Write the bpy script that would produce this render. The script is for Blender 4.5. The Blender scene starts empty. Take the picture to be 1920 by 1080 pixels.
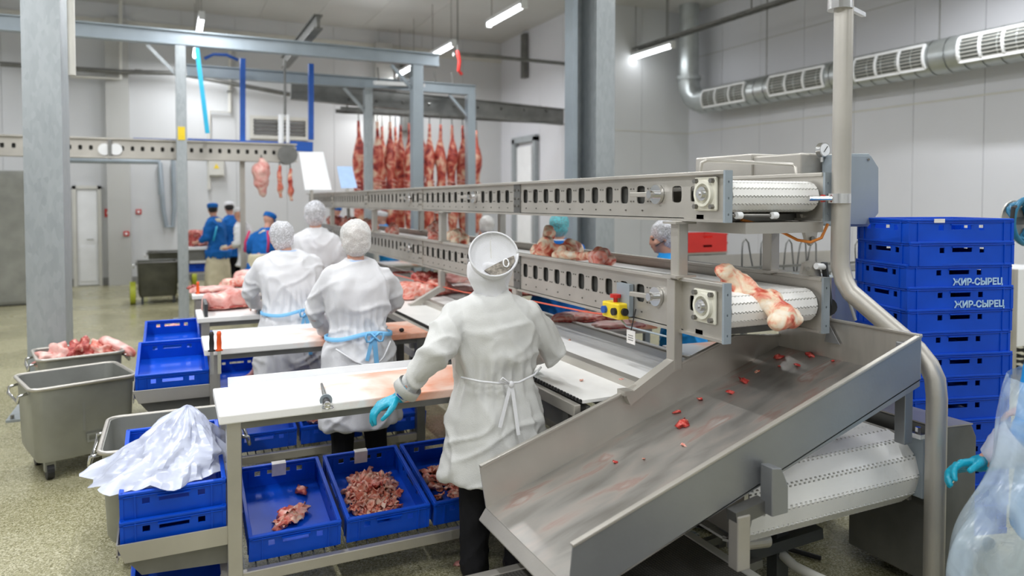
import bpy, bmesh, math, random
from mathutils import Vector, Matrix, noise, Quaternion
R = math.radians
PI = math.pi
random.seed(7)
SC = bpy.context.scene
COL = SC.collection
V = Vector

# ---------------------------------------------------------------- camera
CH = 1.82; YAW = R(25.2); PITCH = R(1.8); FPX = 1358.0; PX0, PY0 = 960.0, 420.0
cam_d = bpy.data.cameras.new('camera'); cam = bpy.data.objects.new('camera', cam_d); COL.objects.link(cam)
cam.location = (0, 0, CH); cam.rotation_euler = (R(90) - PITCH, 0, -YAW)
cam_d.sensor_width = 36; cam_d.lens = FPX / 1920 * 36; cam_d.shift_y = -(540 - PY0) / 1920
cam_d.clip_end = 100; cam_d.clip_start = .05
cam_d.dof.use_dof = True; cam_d.dof.focus_distance = 3.5; cam_d.dof.aperture_fstop = 1.5
SC.camera = cam
w = bpy.data.worlds.new('world'); SC.world = w; w.use_nodes = True
w.node_tree.nodes['Background'].inputs[0].default_value = (.75, .8, .9, 1)
w.node_tree.nodes['Background'].inputs[1].default_value = .3
SC.view_settings.view_transform = 'Standard'; SC.view_settings.look = 'None'
SC.view_settings.gamma = 1; SC.view_settings.use_curve_mapping = False
SC.view_settings.exposure = 0.08
TUBE_W = 58      # watts of one tube luminaire
LAMP_Z = 4.98
LAMP_ROWS = {.52: [-2.5, .9, 4.3, 7.7, 11.1, 14.3, 16.6], 5.19: [-2.5, .9, 4.3, 7.7, 11.3, 14.5, 17.0],
             9.25: [-1.0, 2.4, 5.8, 12.72], -2.2: [-1.0, 1.6, 4.2, 6.8, 9.2], -4.9: [12.6, 15.6]}  # nearer left row is added, unseen, to light the belts from the side

def ray(px, py):
    cx, cy = (px - PX0) / FPX, -(py - PY0) / FPX
    d = V((cx, cy, -1)); d.rotate(cam.rotation_euler)
    return d
def P(px, py, z=None, x=None, y=None):
    'point of the place seen at a photo position, on a given level or wall line'
    d = ray(px, py)
    t = (z - CH) / d.z if z is not None else (x / d.x if x is not None else y / d.y)
    return V((0, 0, CH)) + d * t

# ---------------------------------------------------------------- materials
def mk(name):
    m = bpy.data.materials.new(name); m.use_nodes = True
    nt = m.node_tree; return m, nt, nt.nodes['Principled BSDF']
def nd(nt, t, **kw):
    n = nt.nodes.new(t)
    for k, v in kw.items():
        if k in n.inputs: n.inputs[k].default_value = v
        else: setattr(n, k, v)
    return n
def ramp(nt, fac, stops):
    r = nt.nodes.new('ShaderNodeValToRGB'); e = r.color_ramp.elements
    while len(e) < len(stops): e.new(.5)
    for i, (p, c) in enumerate(stops): e[i].position = p; e[i].color = (*c, 1)
    nt.links.new(fac, r.inputs[0]); return r.outputs[0]
def coords(nt, scale=(1, 1, 1), world=False, rnd=False):
    if world:
        out = nt.nodes.new('ShaderNodeNewGeometry').outputs['Position']
    else:
        out = nt.nodes.new('ShaderNodeTexCoord').outputs['Object']
    if rnd:
        oi = nt.nodes.new('ShaderNodeObjectInfo'); a = nt.nodes.new('ShaderNodeVectorMath'); a.operation = 'MULTIPLY_ADD'
        nt.links.new(oi.outputs['Random'], a.inputs[0]); a.inputs[1].default_value = (17, 31, 11); nt.links.new(out, a.inputs[2]); out = a.outputs[0]
    mp = nt.nodes.new('ShaderNodeMapping'); mp.inputs['Scale'].default_value = scale
    nt.links.new(out, mp.inputs['Vector']); return mp.outputs[0]
def plain(name, c, rough=.5, metal=0, var=.08, vs=6, bump=0, bs=60, spec=.5, stretch=(1, 1, 1), world=False, trans=0, alpha=1, sss=0, coat=0):
    m, nt, b = mk(name)
    co = coords(nt, stretch, world)
    n = nd(nt, 'ShaderNodeTexNoise', Scale=vs, Detail=5.0); nt.links.new(co, n.inputs['Vector'])
    lo = tuple(max(0, x * (1 - var)) for x in c); hi = tuple(min(1, x * (1 + var)) for x in c)
    nt.links.new(ramp(nt, n.outputs['Fac'], [(.3, lo), (.7, hi)]), b.inputs['Base Color'])
    b.inputs['Roughness'].default_value = rough; b.inputs['Metallic'].default_value = metal
    b.inputs['Specular IOR Level'].default_value = spec
    b.inputs['Alpha'].default_value = alpha; b.inputs['Transmission Weight'].default_value = trans
    b.inputs['Coat Weight'].default_value = coat
    if sss: b.inputs['Subsurface Weight'].default_value = sss; b.inputs['Subsurface Radius'].default_value = (.02, .008, .005); b.inputs['Subsurface Scale'].default_value = .5
    if bump:
        n2 = nd(nt, 'ShaderNodeTexNoise', Scale=bs, Detail=3.0); nt.links.new(co, n2.inputs['Vector'])
        bp = nd(nt, 'ShaderNodeBump', Strength=bump, Distance=.01); nt.links.new(n2.outputs['Fac'], bp.inputs['Height'])
        nt.links.new(bp.outputs[0], b.inputs['Normal'])
    return m
M = {}
M['steel'] = plain('stainless steel', (.50, .475, .43), .42, .68, .10, 3, .05, 90)
M['steel_plate'] = plain('satin steel plate', (.50, .48, .44), .38, .75, .12, 2.5, .04, 60, stretch=(1, 6, 1))
M['steel_wall'] = plain('dull rolled steel', (.31, .32, .33), .40, .7, .10, 2, .04, 60)
M['steel_dark'] = plain('dark steel', (.20, .20, .19), .45, .7, .2, 4)
M['steel_blue'] = plain('grey painted steel', (.33, .38, .42), .5, .35, .08, 3)
M['chrome'] = plain('polished steel', (.72, .72, .72), .18, 1, .04, 6)
M['bin'] = plain('brushed bin steel', (.34, .345, .32), .45, .65, .18, 3, .05, 40)
M['bin_in'] = M['bin']
M['bolt'] = plain('bolt steel', (.25, .24, .22), .4, .8, .1, 20)
M['hole'] = plain('painted slot shade', (.05, .05, .045), .7, 0, .2, 6)  # shade of the conveyor interior, put into the colour
M['blue'] = plain('blue crate plastic', (.001, .070, .56), .42, 0, .12, 5, .02, 50, spec=.3)
M['red'] = plain('red crate plastic', (.55, .02, .015), .4, 0, .1, 5)
M['yellow'] = plain('yellow plastic', (.85, .62, .02), .35, 0, .05, 8)
M['bin_dark'] = plain('tarnished bin steel', (.085, .085, .065), .5, .5, .3, 4)
M['wheel_green'] = plain('green yellow wheel rubber', (.42, .46, .03), .5, 0, .15, 8)
M['bone_plastic'] = plain('cream bearing plastic', (.72, .70, .60), .35, 0, .05, 12)
M['belt'] = plain('white belt plastic', (.86, .85, .82), .4, 0, .05, 5, .05, 200)
M['white'] = plain('white enamel', (.86, .87, .88), .35, 0, .03, 5)
M['offwhite'] = plain('off white paint', (.62, .61, .56), .5, 0, .05, 3)
M['black'] = plain('black rubber', (.015, .015, .016), .5, 0, .2, 8)
M['orange'] = plain('orange handle plastic', (.85, .10, .01), .35, 0, .05, 8)
M['cable_red'] = plain('red cable', (.65, .10, .05), .5, 0, .05, 8)
M['cable_orange'] = plain('orange cable', (.70, .23, .03), .5, 0, .05, 8)
M['cyan'] = plain('cyan strap', (.02, .42, .66), .4, 0, .08, 8)
M['hose_blue'] = plain('teal hose', (.01, .16, .30), .4, 0, .08, 8)
M['blue_paint'] = plain('blue paint', (.01, .09, .42), .45, 0, .12, 5)
M['coat'] = plain('white cotton', (.72, .72, .74), .85, 0, .04, 9, .25, 260, spec=.2)
M['coat_grey'] = plain('washed white cotton', (.62, .62, .60), .85, 0, .05, 9, .25, 260, spec=.2)
M['cloth_blue'] = plain('royal blue cloth', (.01, .12, .42), .8, 0, .15, 8, .2, 200, spec=.2)
M['cloth_navy'] = plain('navy cloth', (.008, .04, .15), .8, 0, .15, 8, .2, 200, spec=.2)
M['cloth_cyan'] = plain('bright blue gown', (.02, .30, .75), .7, 0, .1, 8, .2, 200, spec=.2)
M['cloth_black'] = plain('black trouser cloth', (.012, .012, .014), .85, 0, .2, 8, .2, 200, spec=.2)
M['cream'] = plain('cream apron', (.62, .56, .40), .7, 0, .08, 6)
M['magenta'] = plain('pink piping', (.55, .03, .12), .7, 0, .08, 6)
M['glove'] = plain('cyan nitrile glove', (.005, .35, .50), .36, 0, .12, 12, .2, 60)
M['strap'] = plain('pale blue strap', (.20, .52, .85), .5, 0, .06, 10)
M['collar'] = plain('pale blue collar', (.42, .58, .85), .8, 0, .06, 10)
M['skin'] = plain('skin', (.62, .33, .24), .5, 0, .08, 12, sss=.15)
M['hair'] = plain('dark hair', (.02, .016, .014), .6, 0, .3, 40, .5, 120)
M['hair_grey'] = plain('greying hair', (.28, .25, .21), .7, 0, .5, 60, .6, 120)
M['eye'] = plain('eye', (.05, .04, .04), .2, 0, .1, 5)
M['lip'] = plain('lip', (.45, .14, .12), .45, 0, .1, 5)
M['paper'] = plain('paper label', (.80, .77, .74), .7, 0, .08, 20)
M['ink'] = plain('worn stencil paint', (.42, .62, .90), .6, 0, .3, 30)
M['dark_leg'] = plain('dark channel steel', (.07, .075, .08), .5, .5, .2, 5)
M['duct'] = plain('galvanised duct', (.50, .53, .53), .35, .75, .12, 4, .05, 20)
M['louvre'] = plain('dark louvre', (.16, .17, .16), .5, .3, .1, 8)

def net_mat(name, c, sc=170, alpha=.55):
    m, nt, b = mk(name); co = coords(nt)
    v = nd(nt, 'ShaderNodeTexVoronoi', Scale=sc); v.feature = 'DISTANCE_TO_EDGE'; nt.links.new(co, v.inputs['Vector'])
    n = nd(nt, 'ShaderNodeTexNoise', Scale=14, Detail=3.0); nt.links.new(co, n.inputs['Vector'])
    nt.links.new(ramp(nt, n.outputs['Fac'], [(.3, tuple(x * .8 for x in c)), (.7, c)]), b.inputs['Base Color'])
    mr = nd(nt, 'ShaderNodeMapRange'); mr.inputs[1].default_value = .02; mr.inputs[2].default_value = .16
    mr.inputs[3].default_value = 1; mr.inputs[4].default_value = alpha
    nt.links.new(v.outputs['Distance'], mr.inputs[0]); nt.links.new(mr.outputs[0], b.inputs['Alpha'])
    bp = nd(nt, 'ShaderNodeBump', Strength=.6, Distance=.004); nt.links.new(v.outputs['Distance'], bp.inputs['Height'])
    nt.links.new(bp.outputs[0], b.inputs['Normal']); b.inputs['Roughness'].default_value = .8
    return m
M['net'] = net_mat('white hair net', (.84, .84, .82), 150, .62)
M['net_thin'] = net_mat('thin white hair net', (.86, .87, .92), 90, .35)
M['net_teal'] = net_mat('teal hair net', (.16, .62, .70), 60, .35)

def film(name, c, alpha, rough=.25):
    m, nt, b = mk(name); co = coords(nt)
    n = nd(nt, 'ShaderNodeTexNoise', Scale=5, Detail=4.0, Distortion=.8); nt.links.new(co, n.inputs['Vector'])
    mr = nd(nt, 'ShaderNodeMapRange'); mr.inputs[1].default_value = .35; mr.inputs[2].default_value = .65
    mr.inputs[3].default_value = alpha[0]; mr.inputs[4].default_value = alpha[1]
    nt.links.new(n.outputs['Fac'], mr.inputs[0]); nt.links.new(mr.outputs[0], b.inputs['Alpha'])
    b.inputs['Base Color'].default_value = (*c, 1); b.inputs['Roughness'].default_value = rough
    bp = nd(nt, 'ShaderNodeBump', Strength=.3, Distance=.012); nt.links.new(n.outputs['Fac'], bp.inputs['Height'])
    nt.links.new(bp.outputs[0], b.inputs['Normal'])
    return m
M['bag'] = film('milky plastic film', (.66, .70, .84), (.60, .90), .25)
M['film'] = film('clear blue plastic film', (.66, .80, .92), (.25, .60), .2)

def meat(name, stops, sc=9, rough=.38, bump=.28):
    m, nt, b = mk(name); co = coords(nt, rnd=True)
    n = nd(nt, 'ShaderNodeTexNoise', Scale=sc, Detail=6.0, Distortion=1.2); nt.links.new(co, n.inputs['Vector'])
    nt.links.new(ramp(nt, n.outputs['Fac'], stops), b.inputs['Base Color'])
    b.inputs['Roughness'].default_value = rough
    n2 = nd(nt, 'ShaderNodeTexNoise', Scale=sc * 6, Detail=4.0); nt.links.new(co, n2.inputs['Vector'])
    bp = nd(nt, 'ShaderNodeBump', Strength=bump, Distance=.006); nt.links.new(n2.outputs['Fac'], bp.inputs['Height'])
    nt.links.new(bp.outputs[0], b.inputs['Normal'])
    return m
RD, PK, FT = (.50, .045, .035), (.76, .25, .18), (.86, .64, .50)
M['meat_red'] = meat('red meat', [(.3, (.20, .012, .012)), (.5, (.42, .05, .04)), (.62, (.62, .22, .17)), (.72, FT)], 22)
M['meat_pink'] = meat('pink meat with fat', [(.33, RD), (.46, PK), (.56, (.78, .42, .36)), (.66, FT)], 14)
M['meat_skin'] = meat('pale pink flank meat', [(.30, (.55, .16, .13)), (.45, (.74, .34, .30)), (.6, (.80, .50, .44)), (.72, (.80, .66, .55))], 7)
M['trim'] = meat('meat trimmings', [(.30, (.42, .05, .03)), (.42, (.70, .19, .12)), (.52, (.80, .38, .27)), (.64, (.88, .64, .50))], 26)
M['bone'] = meat('raw bone', [(.34, (.60, .09, .05)), (.44, (.84, .36, .24)), (.53, (.90, .68, .48)), (.66, (.92, .82, .68))], 12)
M['carcass'] = meat('carcass flesh', [(.34, (.18, .012, .015)), (.44, (.46, .06, .04)), (.52, (.62, .17, .11)), (.60, (.74, .45, .32)), (.7, (.78, .6, .45))], 4.2, .45, .4)

def board_mat():
    'cutting board plastic, worn and stained where the cutting is done'
    m, nt, b = mk('white cutting board'); co = coords(nt, (1, 1, 1))
    n = nd(nt, 'ShaderNodeTexNoise', Scale=3.2, Detail=6.0, Distortion=.6); nt.links.new(co, n.inputs['Vector'])
    sx = nt.nodes.new('ShaderNodeSeparateXYZ'); nt.links.new(co, sx.inputs[0])
    mr = nd(nt, 'ShaderNodeMapRange'); mr.inputs[1].default_value = -.40; mr.inputs[2].default_value = .10; mr.inputs[3].default_value = -.30; mr.inputs[4].default_value = .17
    nt.links.new(sx.outputs[0], mr.inputs[0])
    ad = nt.nodes.new('ShaderNodeMath'); ad.operation = 'ADD'; nt.links.new(n.outputs['Fac'], ad.inputs[0]); nt.links.new(mr.outputs[0], ad.inputs[1])
    nt.links.new(ramp(nt, ad.outputs[0], [(.42, (.86, .85, .83)), (.56, (.86, .62, .52)), (.74, (.78, .33, .20)), (.95, (.82, .55, .44))]), b.inputs['Base Color'])
    b.inputs['Roughness'].default_value = .35
    n2 = nd(nt, 'ShaderNodeTexNoise', Scale=80, Detail=4.0); nt.links.new(co, n2.inputs['Vector'])
    bp = nd(nt, 'ShaderNodeBump', Strength=.12, Distance=.004); nt.links.new(n2.outputs['Fac'], bp.inputs['Height']); nt.links.new(bp.outputs[0], b.inputs['Normal'])
    return m
M['board'] = board_mat()

def floor_mat():
    m, nt, b = mk('speckled resin floor'); co = coords(nt, world=True)
    v = nd(nt, 'ShaderNodeTexVoronoi', Scale=150); nt.links.new(co, v.inputs['Vector'])
    n = nd(nt, 'ShaderNodeTexNoise', Scale=.9, Detail=6.0); nt.links.new(co, n.inputs['Vector'])
    sp = nt.nodes.new('ShaderNodeSeparateColor'); nt.links.new(v.outputs['Color'], sp.inputs[0])
    c1 = ramp(nt, sp.outputs[0], [(.0, (.18, .165, .08)), (.35, (.32, .30, .17)), (.65, (.41, .385, .24)), (.95, (.58, .55, .40))])
    c2 = ramp(nt, n.outputs['Fac'], [(.3, (.80, .79, .72)), (.6, (1, 1, 1))])
    mx = nt.nodes.new('ShaderNodeMix'); mx.data_type = 'RGBA'; mx.blend_type = 'MULTIPLY'; mx.inputs[0].default_value = 1
    nt.links.new(c1, mx.inputs[6]); nt.links.new(c2, mx.inputs[7]); nt.links.new(mx.outputs[2], b.inputs['Base Color'])
    nt.links.new(ramp(nt, n.outputs['Fac'], [(.4, (.16,) * 3), (.6, (.34,) * 3)]), b.inputs['Roughness'])
    bp = nd(nt, 'ShaderNodeBump', Strength=.08, Distance=.004); nt.links.new(sp.outputs[1], bp.inputs['Height']); nt.links.new(bp.outputs[0], b.inputs['Normal'])
    return m
M['floor'] = floor_mat()

def panel_mat(name, c, axis=0, rib=14.0):
    m, nt, b = mk(name); co = coords(nt, world=True)
    n = nd(nt, 'ShaderNodeTexNoise', Scale=.7, Detail=4.0); nt.links.new(co, n.inputs['Vector'])
    nt.links.new(ramp(nt, n.outputs['Fac'], [(.3, tuple(x * .95 for x in c)), (.7, c)]), b.inputs['Base Color'])
    wv = nd(nt, 'ShaderNodeTexWave', Scale=rib / 2); wv.wave_profile = 'SAW'; wv.bands_direction = 'XY'[axis]
    nt.links.new(co, wv.inputs['Vector'])
    mr = nd(nt, 'ShaderNodeMapRange'); mr.inputs[1].default_value = 0; mr.inputs[2].default_value = .12
    nt.links.new(wv.outputs['Fac'], mr.inputs[0])
    bp = nd(nt, 'ShaderNodeBump', Strength=.35, Distance=.003); nt.links.new(mr.outputs[0], bp.inputs['Height']); nt.links.new(bp.outputs[0], b.inputs['Normal'])
    b.inputs['Roughness'].default_value = .42
    return m
M['panel_x'] = panel_mat('white ribbed wall panel', (.64, .65, .66), 0)
M['panel_y'] = panel_mat('white ribbed wall panel side', (.68, .685, .72), 1)
M['panel_in'] = plain('bright cold room panel', (.85, .84, .80), .4, 0, .03, 1)
M['ceil'] = plain('ceiling panel', (.58, .575, .56), .5, 0, .04, .6)
M['trimw'] = plain('wall trim', (.50, .50, .48), .5, 0, .05, 1)
M['galv'] = None
def galv():
    m, nt, b = mk('galvanised column steel'); co = coords(nt, (1, 1, .35), world=True)
    v = nd(nt, 'ShaderNodeTexVoronoi', Scale=38); nt.links.new(co, v.inputs['Vector'])
    n = nd(nt, 'ShaderNodeTexNoise', Scale=3, Detail=6.0); nt.links.new(co, n.inputs['Vector'])
    sp = nt.nodes.new('ShaderNodeSeparateColor'); nt.links.new(v.outputs['Color'], sp.inputs[0])
    ad = nt.nodes.new('ShaderNodeMath'); ad.operation = 'MULTIPLY_ADD'; nt.links.new(sp.outputs[0], ad.inputs[0]); ad.inputs[1].default_value = .35; nt.links.new(n.outputs['Fac'], ad.inputs[2])
    nt.links.new(ramp(nt, ad.outputs[0], [(.3, (.32, .35, .365)), (.6, (.37, .40, .415)), (.9, (.42, .45, .465))]), b.inputs['Base Color'])
    b.inputs['Metallic'].default_value = .45; b.inputs['Roughness'].default_value = .5
    return m
M['galv'] = galv()
def tread_mat():
    m, nt, b = mk('dark studded tread'); co = coords(nt)
    v = nd(nt, 'ShaderNodeTexVoronoi', Scale=70, Randomness=.0); nt.links.new(co, v.inputs['Vector'])
    nt.links.new(ramp(nt, v.outputs['Distance'], [(.2, (.20, .19, .17)), (.45, (.10, .095, .085))]), b.inputs['Base Color'])
    bp = nd(nt, 'ShaderNodeBump', Strength=.8, Distance=.004, invert=True); nt.links.new(v.outputs['Distance'], bp.inputs['Height']); nt.links.new(bp.outputs[0], b.inputs['Normal'])
    b.inputs['Roughness'].default_value = .5; b.inputs['Metallic'].default_value = .4
    return m
M['tread'] = tread_mat()
def chute_mat():
    m, nt, b = mk('wet smeared steel'); co = coords(nt, (1.3, 5, 1))
    n = nd(nt, 'ShaderNodeTexNoise', Scale=2.0, Detail=7.0, Distortion=.4); nt.links.new(co, n.inputs['Vector'])
    nt.links.new(ramp(nt, n.outputs['Fac'], [(.30, (.30, .285, .26)), (.47, (.40, .385, .36)), (.58, (.46, .42, .385)), (.64, (.45, .33, .29)), (.72, (.54, .52, .49))]), b.inputs['Base Color'])
    nt.links.new(ramp(nt, n.outputs['Fac'], [(.3, (.36,) * 3), (.7, (.52,) * 3)]), b.inputs['Roughness'])
    b.inputs['Metallic'].default_value = .8
    return m
M['chute'] = chute_mat()
def emit(name, c, s):
    m, nt, b = mk(name); b.inputs['Emission Color'].default_value = (*c, 1); b.inputs['Emission Strength'].default_value = s
    b.inputs['Base Color'].default_value = (.9, .9, .9, 1); return m
M['tube'] = emit('lit lamp tube', (.93, .97, 1), 9)

# ---------------------------------------------------------------- mesh helpers
class MB:
    def __init__(s): s.v = []; s.f = []
    def add(s, vs, fs):
        b = len(s.v); s.v += [V(x) for x in vs]; s.f += [tuple(i + b for i in f) for f in fs]; return s
    def box(s, lo, hi, M4=None):
        x0, y0, z0 = lo; x1, y1, z1 = hi
        vs = [V(c) for c in ((x0, y0, z0), (x1, y0, z0), (x1, y1, z0), (x0, y1, z0), (x0, y0, z1), (x1, y0, z1), (x1, y1, z1), (x0, y1, z1))]
        if M4 is not None: vs = [M4 @ q for q in vs]
        return s.add(vs, [(3, 2, 1, 0), (4, 5, 6, 7), (0, 1, 5, 4), (1, 2, 6, 5), (2, 3, 7, 6), (3, 0, 4, 7)])
    def cbox(s, c, sz, M4=None):
        return s.box([c[i] - sz[i] / 2 for i in range(3)], [c[i] + sz[i] / 2 for i in range(3)], M4)
    def bar(s, a, b, wd, ht, up=(0, 0, 1)):
        a, b = V(a), V(b); d = (b - a); L = d.length; d.normalize(); up = V(up)
        if abs(d.dot(up)) > .98: up = V((0, 1, 0))
        x = d.cross(up).normalized(); u = x.cross(d)
        vs = []
        for q in (a, b):
            for i, j in ((-1, -1), (1, -1), (1, 1), (-1, 1)): vs.append(q + x * wd / 2 * i + u * ht / 2 * j)
        return s.add(vs, [(0, 1, 2, 3), (7, 6, 5, 4), (0, 4, 5, 1), (1, 5, 6, 2), (2, 6, 7, 3), (3, 7, 4, 0)])
    def prism(s, pts, n, cap=True):
        'closed polygon pushed along the vector n'
        k = len(pts); n = V(n); a = [V(p) for p in pts]; vs = a + [p + n for p in a]
        fs = [(i, (i + 1) % k, k + (i + 1) % k, k + i) for i in range(k)]
        if cap: fs += [tuple(range(k - 1, -1, -1)), tuple(range(k, 2 * k))]
        return s.add(vs, fs)
    def loft(s, rings, cap=True):
        n = len(rings[0]); vs = [V(p) for r in rings for p in r]; fs = []
        for i in range(len(rings) - 1):
            for j in range(n):
                a, b = i * n + j, i * n + (j + 1) % n; fs.append((a, b, b + n, a + n))
        if cap: fs += [tuple(range(n - 1, -1, -1)), tuple(range((len(rings) - 1) * n, len(rings) * n))]
        return s.add(vs, fs)
    def tube(s, pts, r, n=8, cap=True):
        pts = [V(p) for p in pts]; rr = r if isinstance(r, (list, tuple)) else [r] * len(pts); rings = []; x = None
        for i, p in enumerate(pts):
            d = (pts[min(i + 1, len(pts) - 1)] - pts[max(i - 1, 0)]).normalized()
            if x is None:
                u = V((0, 0, 1)) if abs(d.z) < .9 else V((1, 0, 0)); x = d.cross(u).normalized()
            else: x = (x - d * x.dot(d)).normalized()
            y = d.cross(x)
            rings.append([p + (x * math.cos(2 * PI * k / n) + y * math.sin(2 * PI * k / n)) * rr[i] for k in range(n)])
        return s.loft(rings, cap)
    def cyl(s, a, b, r, n=16): return s.tube([a, b], r, n)
    def ell(s, c, r, n=12, m=8, M4=None):
        c = V(c); vs = []; fs = []
        vs.append(V((0, 0, -1)))
        for i in range(1, m):
            t = PI * i / m
            for j in range(n): vs.append(V((math.sin(t) * math.cos(2 * PI * j / n), math.sin(t) * math.sin(2 * PI * j / n), -math.cos(t))))
        vs.append(V((0, 0, 1)))
        q = []
        for p in vs:
            p = V((p.x * r[0], p.y * r[1], p.z * r[2]))
            if M4 is not None: p = M4 @ p
            q.append(p + c)
        for j in range(n): fs.append((0, 1 + (j + 1) % n, 1 + j))
        for i in range(m - 2):
            for j in range(n):
                a = 1 + i * n + j; b = 1 + i * n + (j + 1) % n; fs.append((a, b, b + n, a + n))
        t = len(q) - 1; o = 1 + (m - 2) * n
        for j in range(n): fs.append((o + j, o + (j + 1) % n, t))
        return s.add(q, fs)
    def caps(s, pts, rad, n=12):
        'limb: spheres joined by tapering sections, for voxel union'
        for i, p in enumerate(pts): s.ell(p, (rad[i],) * 3, n, 8)
        for i in range(len(pts) - 1):
            if (V(pts[i]) - V(pts[i + 1])).length > 1e-4: s.tube([pts[i], pts[i + 1]], [rad[i], rad[i + 1]], n)
        return s
    def plate(s, o, u, v, n, W, H, T, holes):
        'plate with square holes (a0,b0,a1,b1), real depth'
        o, u, v, n = V(o), V(u), V(v), V(n)
        xs = sorted({0, W, *[h[0] for h in holes], *[h[2] for h in holes]}); ys = sorted({0, H, *[h[1] for h in holes], *[h[3] for h in holes]})
        def solid(i, j):
            if i < 0 or j < 0 or i >= len(xs) - 1 or j >= len(ys) - 1: return False
            cx = (xs[i] + xs[i + 1]) / 2; cy = (ys[j] + ys[j + 1]) / 2
            return not any(h[0] < cx < h[2] and h[1] < cy < h[3] for h in holes)
        def q(a, b, t): return o + u * a + v * b + n * t
        for i in range(len(xs) - 1):
            for j in range(len(ys) - 1):
                if not solid(i, j): continue
                a0, a1, b0, b1 = xs[i], xs[i + 1], ys[j], ys[j + 1]
                s.add([q(a0, b0, T), q(a1, b0, T), q(a1, b1, T), q(a0, b1, T)], [(0, 1, 2, 3)])
                s.add([q(a0, b0, 0), q(a1, b0, 0), q(a1, b1, 0), q(a0, b1, 0)], [(3, 2, 1, 0)])
                for (di, dj, e) in ((-1, 0, ((a0, b1), (a0, b0))), (1, 0, ((a1, b0), (a1, b1))), (0, -1, ((a0, b0), (a1, b0))), (0, 1, ((a1, b1), (a0, b1)))):
                    if not solid(i + di, j + dj):
                        (p0, p1), (r0, r1) = e
                        s.add([q(p0, p1, 0), q(r0, r1, 0), q(r0, r1, T), q(p0, p1, T)], [(0, 1, 2, 3)])
        return s
    def slot_cell(s, o, u, v, n, c0, c1, H, T, hc, a, b):
        'plate strip from c0 to c1 (along u), height H, with a rounded slot of half size a,b centred at hc'
        o, u, v, n = V(o), V(u), V(v), V(n); x0, x1 = c0 - hc[0], c1 - hc[0]; y0, y1 = -hc[1], H - hc[1]
        ang = sorted([2 * PI * k / 16 + .001 for k in range(16)] + [math.atan2(yy, xx) % (2 * PI) for xx in (x0, x1) for yy in (y0, y1)])
        k = len(ang); O = []; I = []
        for t in ang:
            c, d = math.cos(t), math.sin(t)
            rr = min((x1 / c if c > 1e-9 else 1e9), (x0 / c if c < -1e-9 else 1e9), (y1 / d if d > 1e-9 else 1e9), (y0 / d if d < -1e-9 else 1e9))
            O.append((hc[0] + rr * c, hc[1] + rr * d)); r2 = (abs(c / a) ** 5 + abs(d / b) ** 5) ** (-.2); I.append((hc[0] + r2 * c, hc[1] + r2 * d))
        q = lambda p, t: o + u * p[0] + v * p[1] + n * t
        vs = [q(p, T) for p in O] + [q(p, T) for p in I] + [q(p, 0) for p in O] + [q(p, 0) for p in I]; fs = []
        for i in range(k):
            j = (i + 1) % k
            fs += [(i, j, k + j, k + i), (2 * k + j, 2 * k + i, 3 * k + i, 3 * k + j), (k + i, k + j, 3 * k + j, 3 * k + i), (j, i, 2 * k + i, 2 * k + j)]
        return s.add(vs, fs)
    def mesh(s, name, smooth=False):
        me = bpy.data.meshes.new(name); me.from_pydata([tuple(p) for p in s.v], [], s.f)
        me.update()
        if smooth: me.polygons.foreach_set('use_smooth', [True] * len(me.polygons))
        return me
def base_of(o): return Matrix.Translation(o.location) @ Matrix.Rotation(o.rotation_euler.z, 4, 'Z')
def chain(o):
    m = Matrix.Identity(4)
    while o is not None: m = Matrix.LocRotScale(o.location, o.rotation_euler, o.scale) @ m; o = o.parent
    return m
def obj(name, mb, mat, parent=None, smooth=False, world=False, bevel=0, label=None, angle=None):
    if world and parent is not None:
        inv = chain(parent).inverted(); mb.v = [inv @ p for p in mb.v]
    me = mb.mesh(name, smooth); me.materials.append(mat if not isinstance(mat, str) else M[mat])
    o = bpy.data.objects.new(name, me); COL.objects.link(o); o.parent = parent
    if smooth and angle: 
        try: me.set_sharp_from_angle(angle=R(angle))
        except Exception: pass
    if bevel:
        b = o.modifiers.new('bevel', 'BEVEL'); b.width = bevel; b.segments = 2; b.limit_method = 'ANGLE'
    if label: o['label'] = label
    return o
def tag(o, label, cat, group=None, kind=None):
    o['label'] = label; o['category'] = cat
    if group: o['group'] = group
    if kind: o['kind'] = kind
    return o
def thing(name, label, cat, loc=(0, 0, 0), rz=0, group=None):
    o = bpy.data.objects.new(name, None); COL.objects.link(o); o.location = loc; o.rotation_euler = (0, 0, rz); o.empty_display_size = .1
    return tag(o, label, cat, group)
def solo(name, mb, mat, label, cat, group=None, loc=None, rot=None, kind=None, **kw):
    'a thing that is one mesh: origin goes to its base'
    if loc is None:
        n = len(mb.v); c = V((sum(p.x for p in mb.v) / n, sum(p.y for p in mb.v) / n, min(p.z for p in mb.v)))
        mb.v = [p - c for p in mb.v]; loc = c
    o = obj(name, mb, mat, None, **kw); o.location = loc
    if rot: o.rotation_euler = rot
    return tag(o, label, cat, group, kind)
def struct(name, mb, mat, parent=None, **kw):
    o = obj(name, mb, mat, parent, **kw)
    if parent is None: o['kind'] = 'structure'
    return o
def inst(name, me, parent=None, loc=(0, 0, 0), rot=(0, 0, 0), sc=(1, 1, 1)):
    o = bpy.data.objects.new(name, me); COL.objects.link(o); o.parent = parent; o.location = loc; o.rotation_euler = rot; o.scale = sc; return o
def kids(o): return [c for c in bpy.data.objects if c.parent == o]
def copy_tree(o, ch, loc=None, rot=None, label=None, group=None):
    r = o.copy(); COL.objects.link(r)
    if loc is not None: r.location = loc
    if rot is not None: r.rotation_euler = rot
    if label: r['label'] = label
    if group: r['group'] = group
    for c, gs in ch:
        k = c.copy(); COL.objects.link(k); k.parent = r
        for g in gs: q = g.copy(); COL.objects.link(q); q.parent = k
    return r
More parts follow.
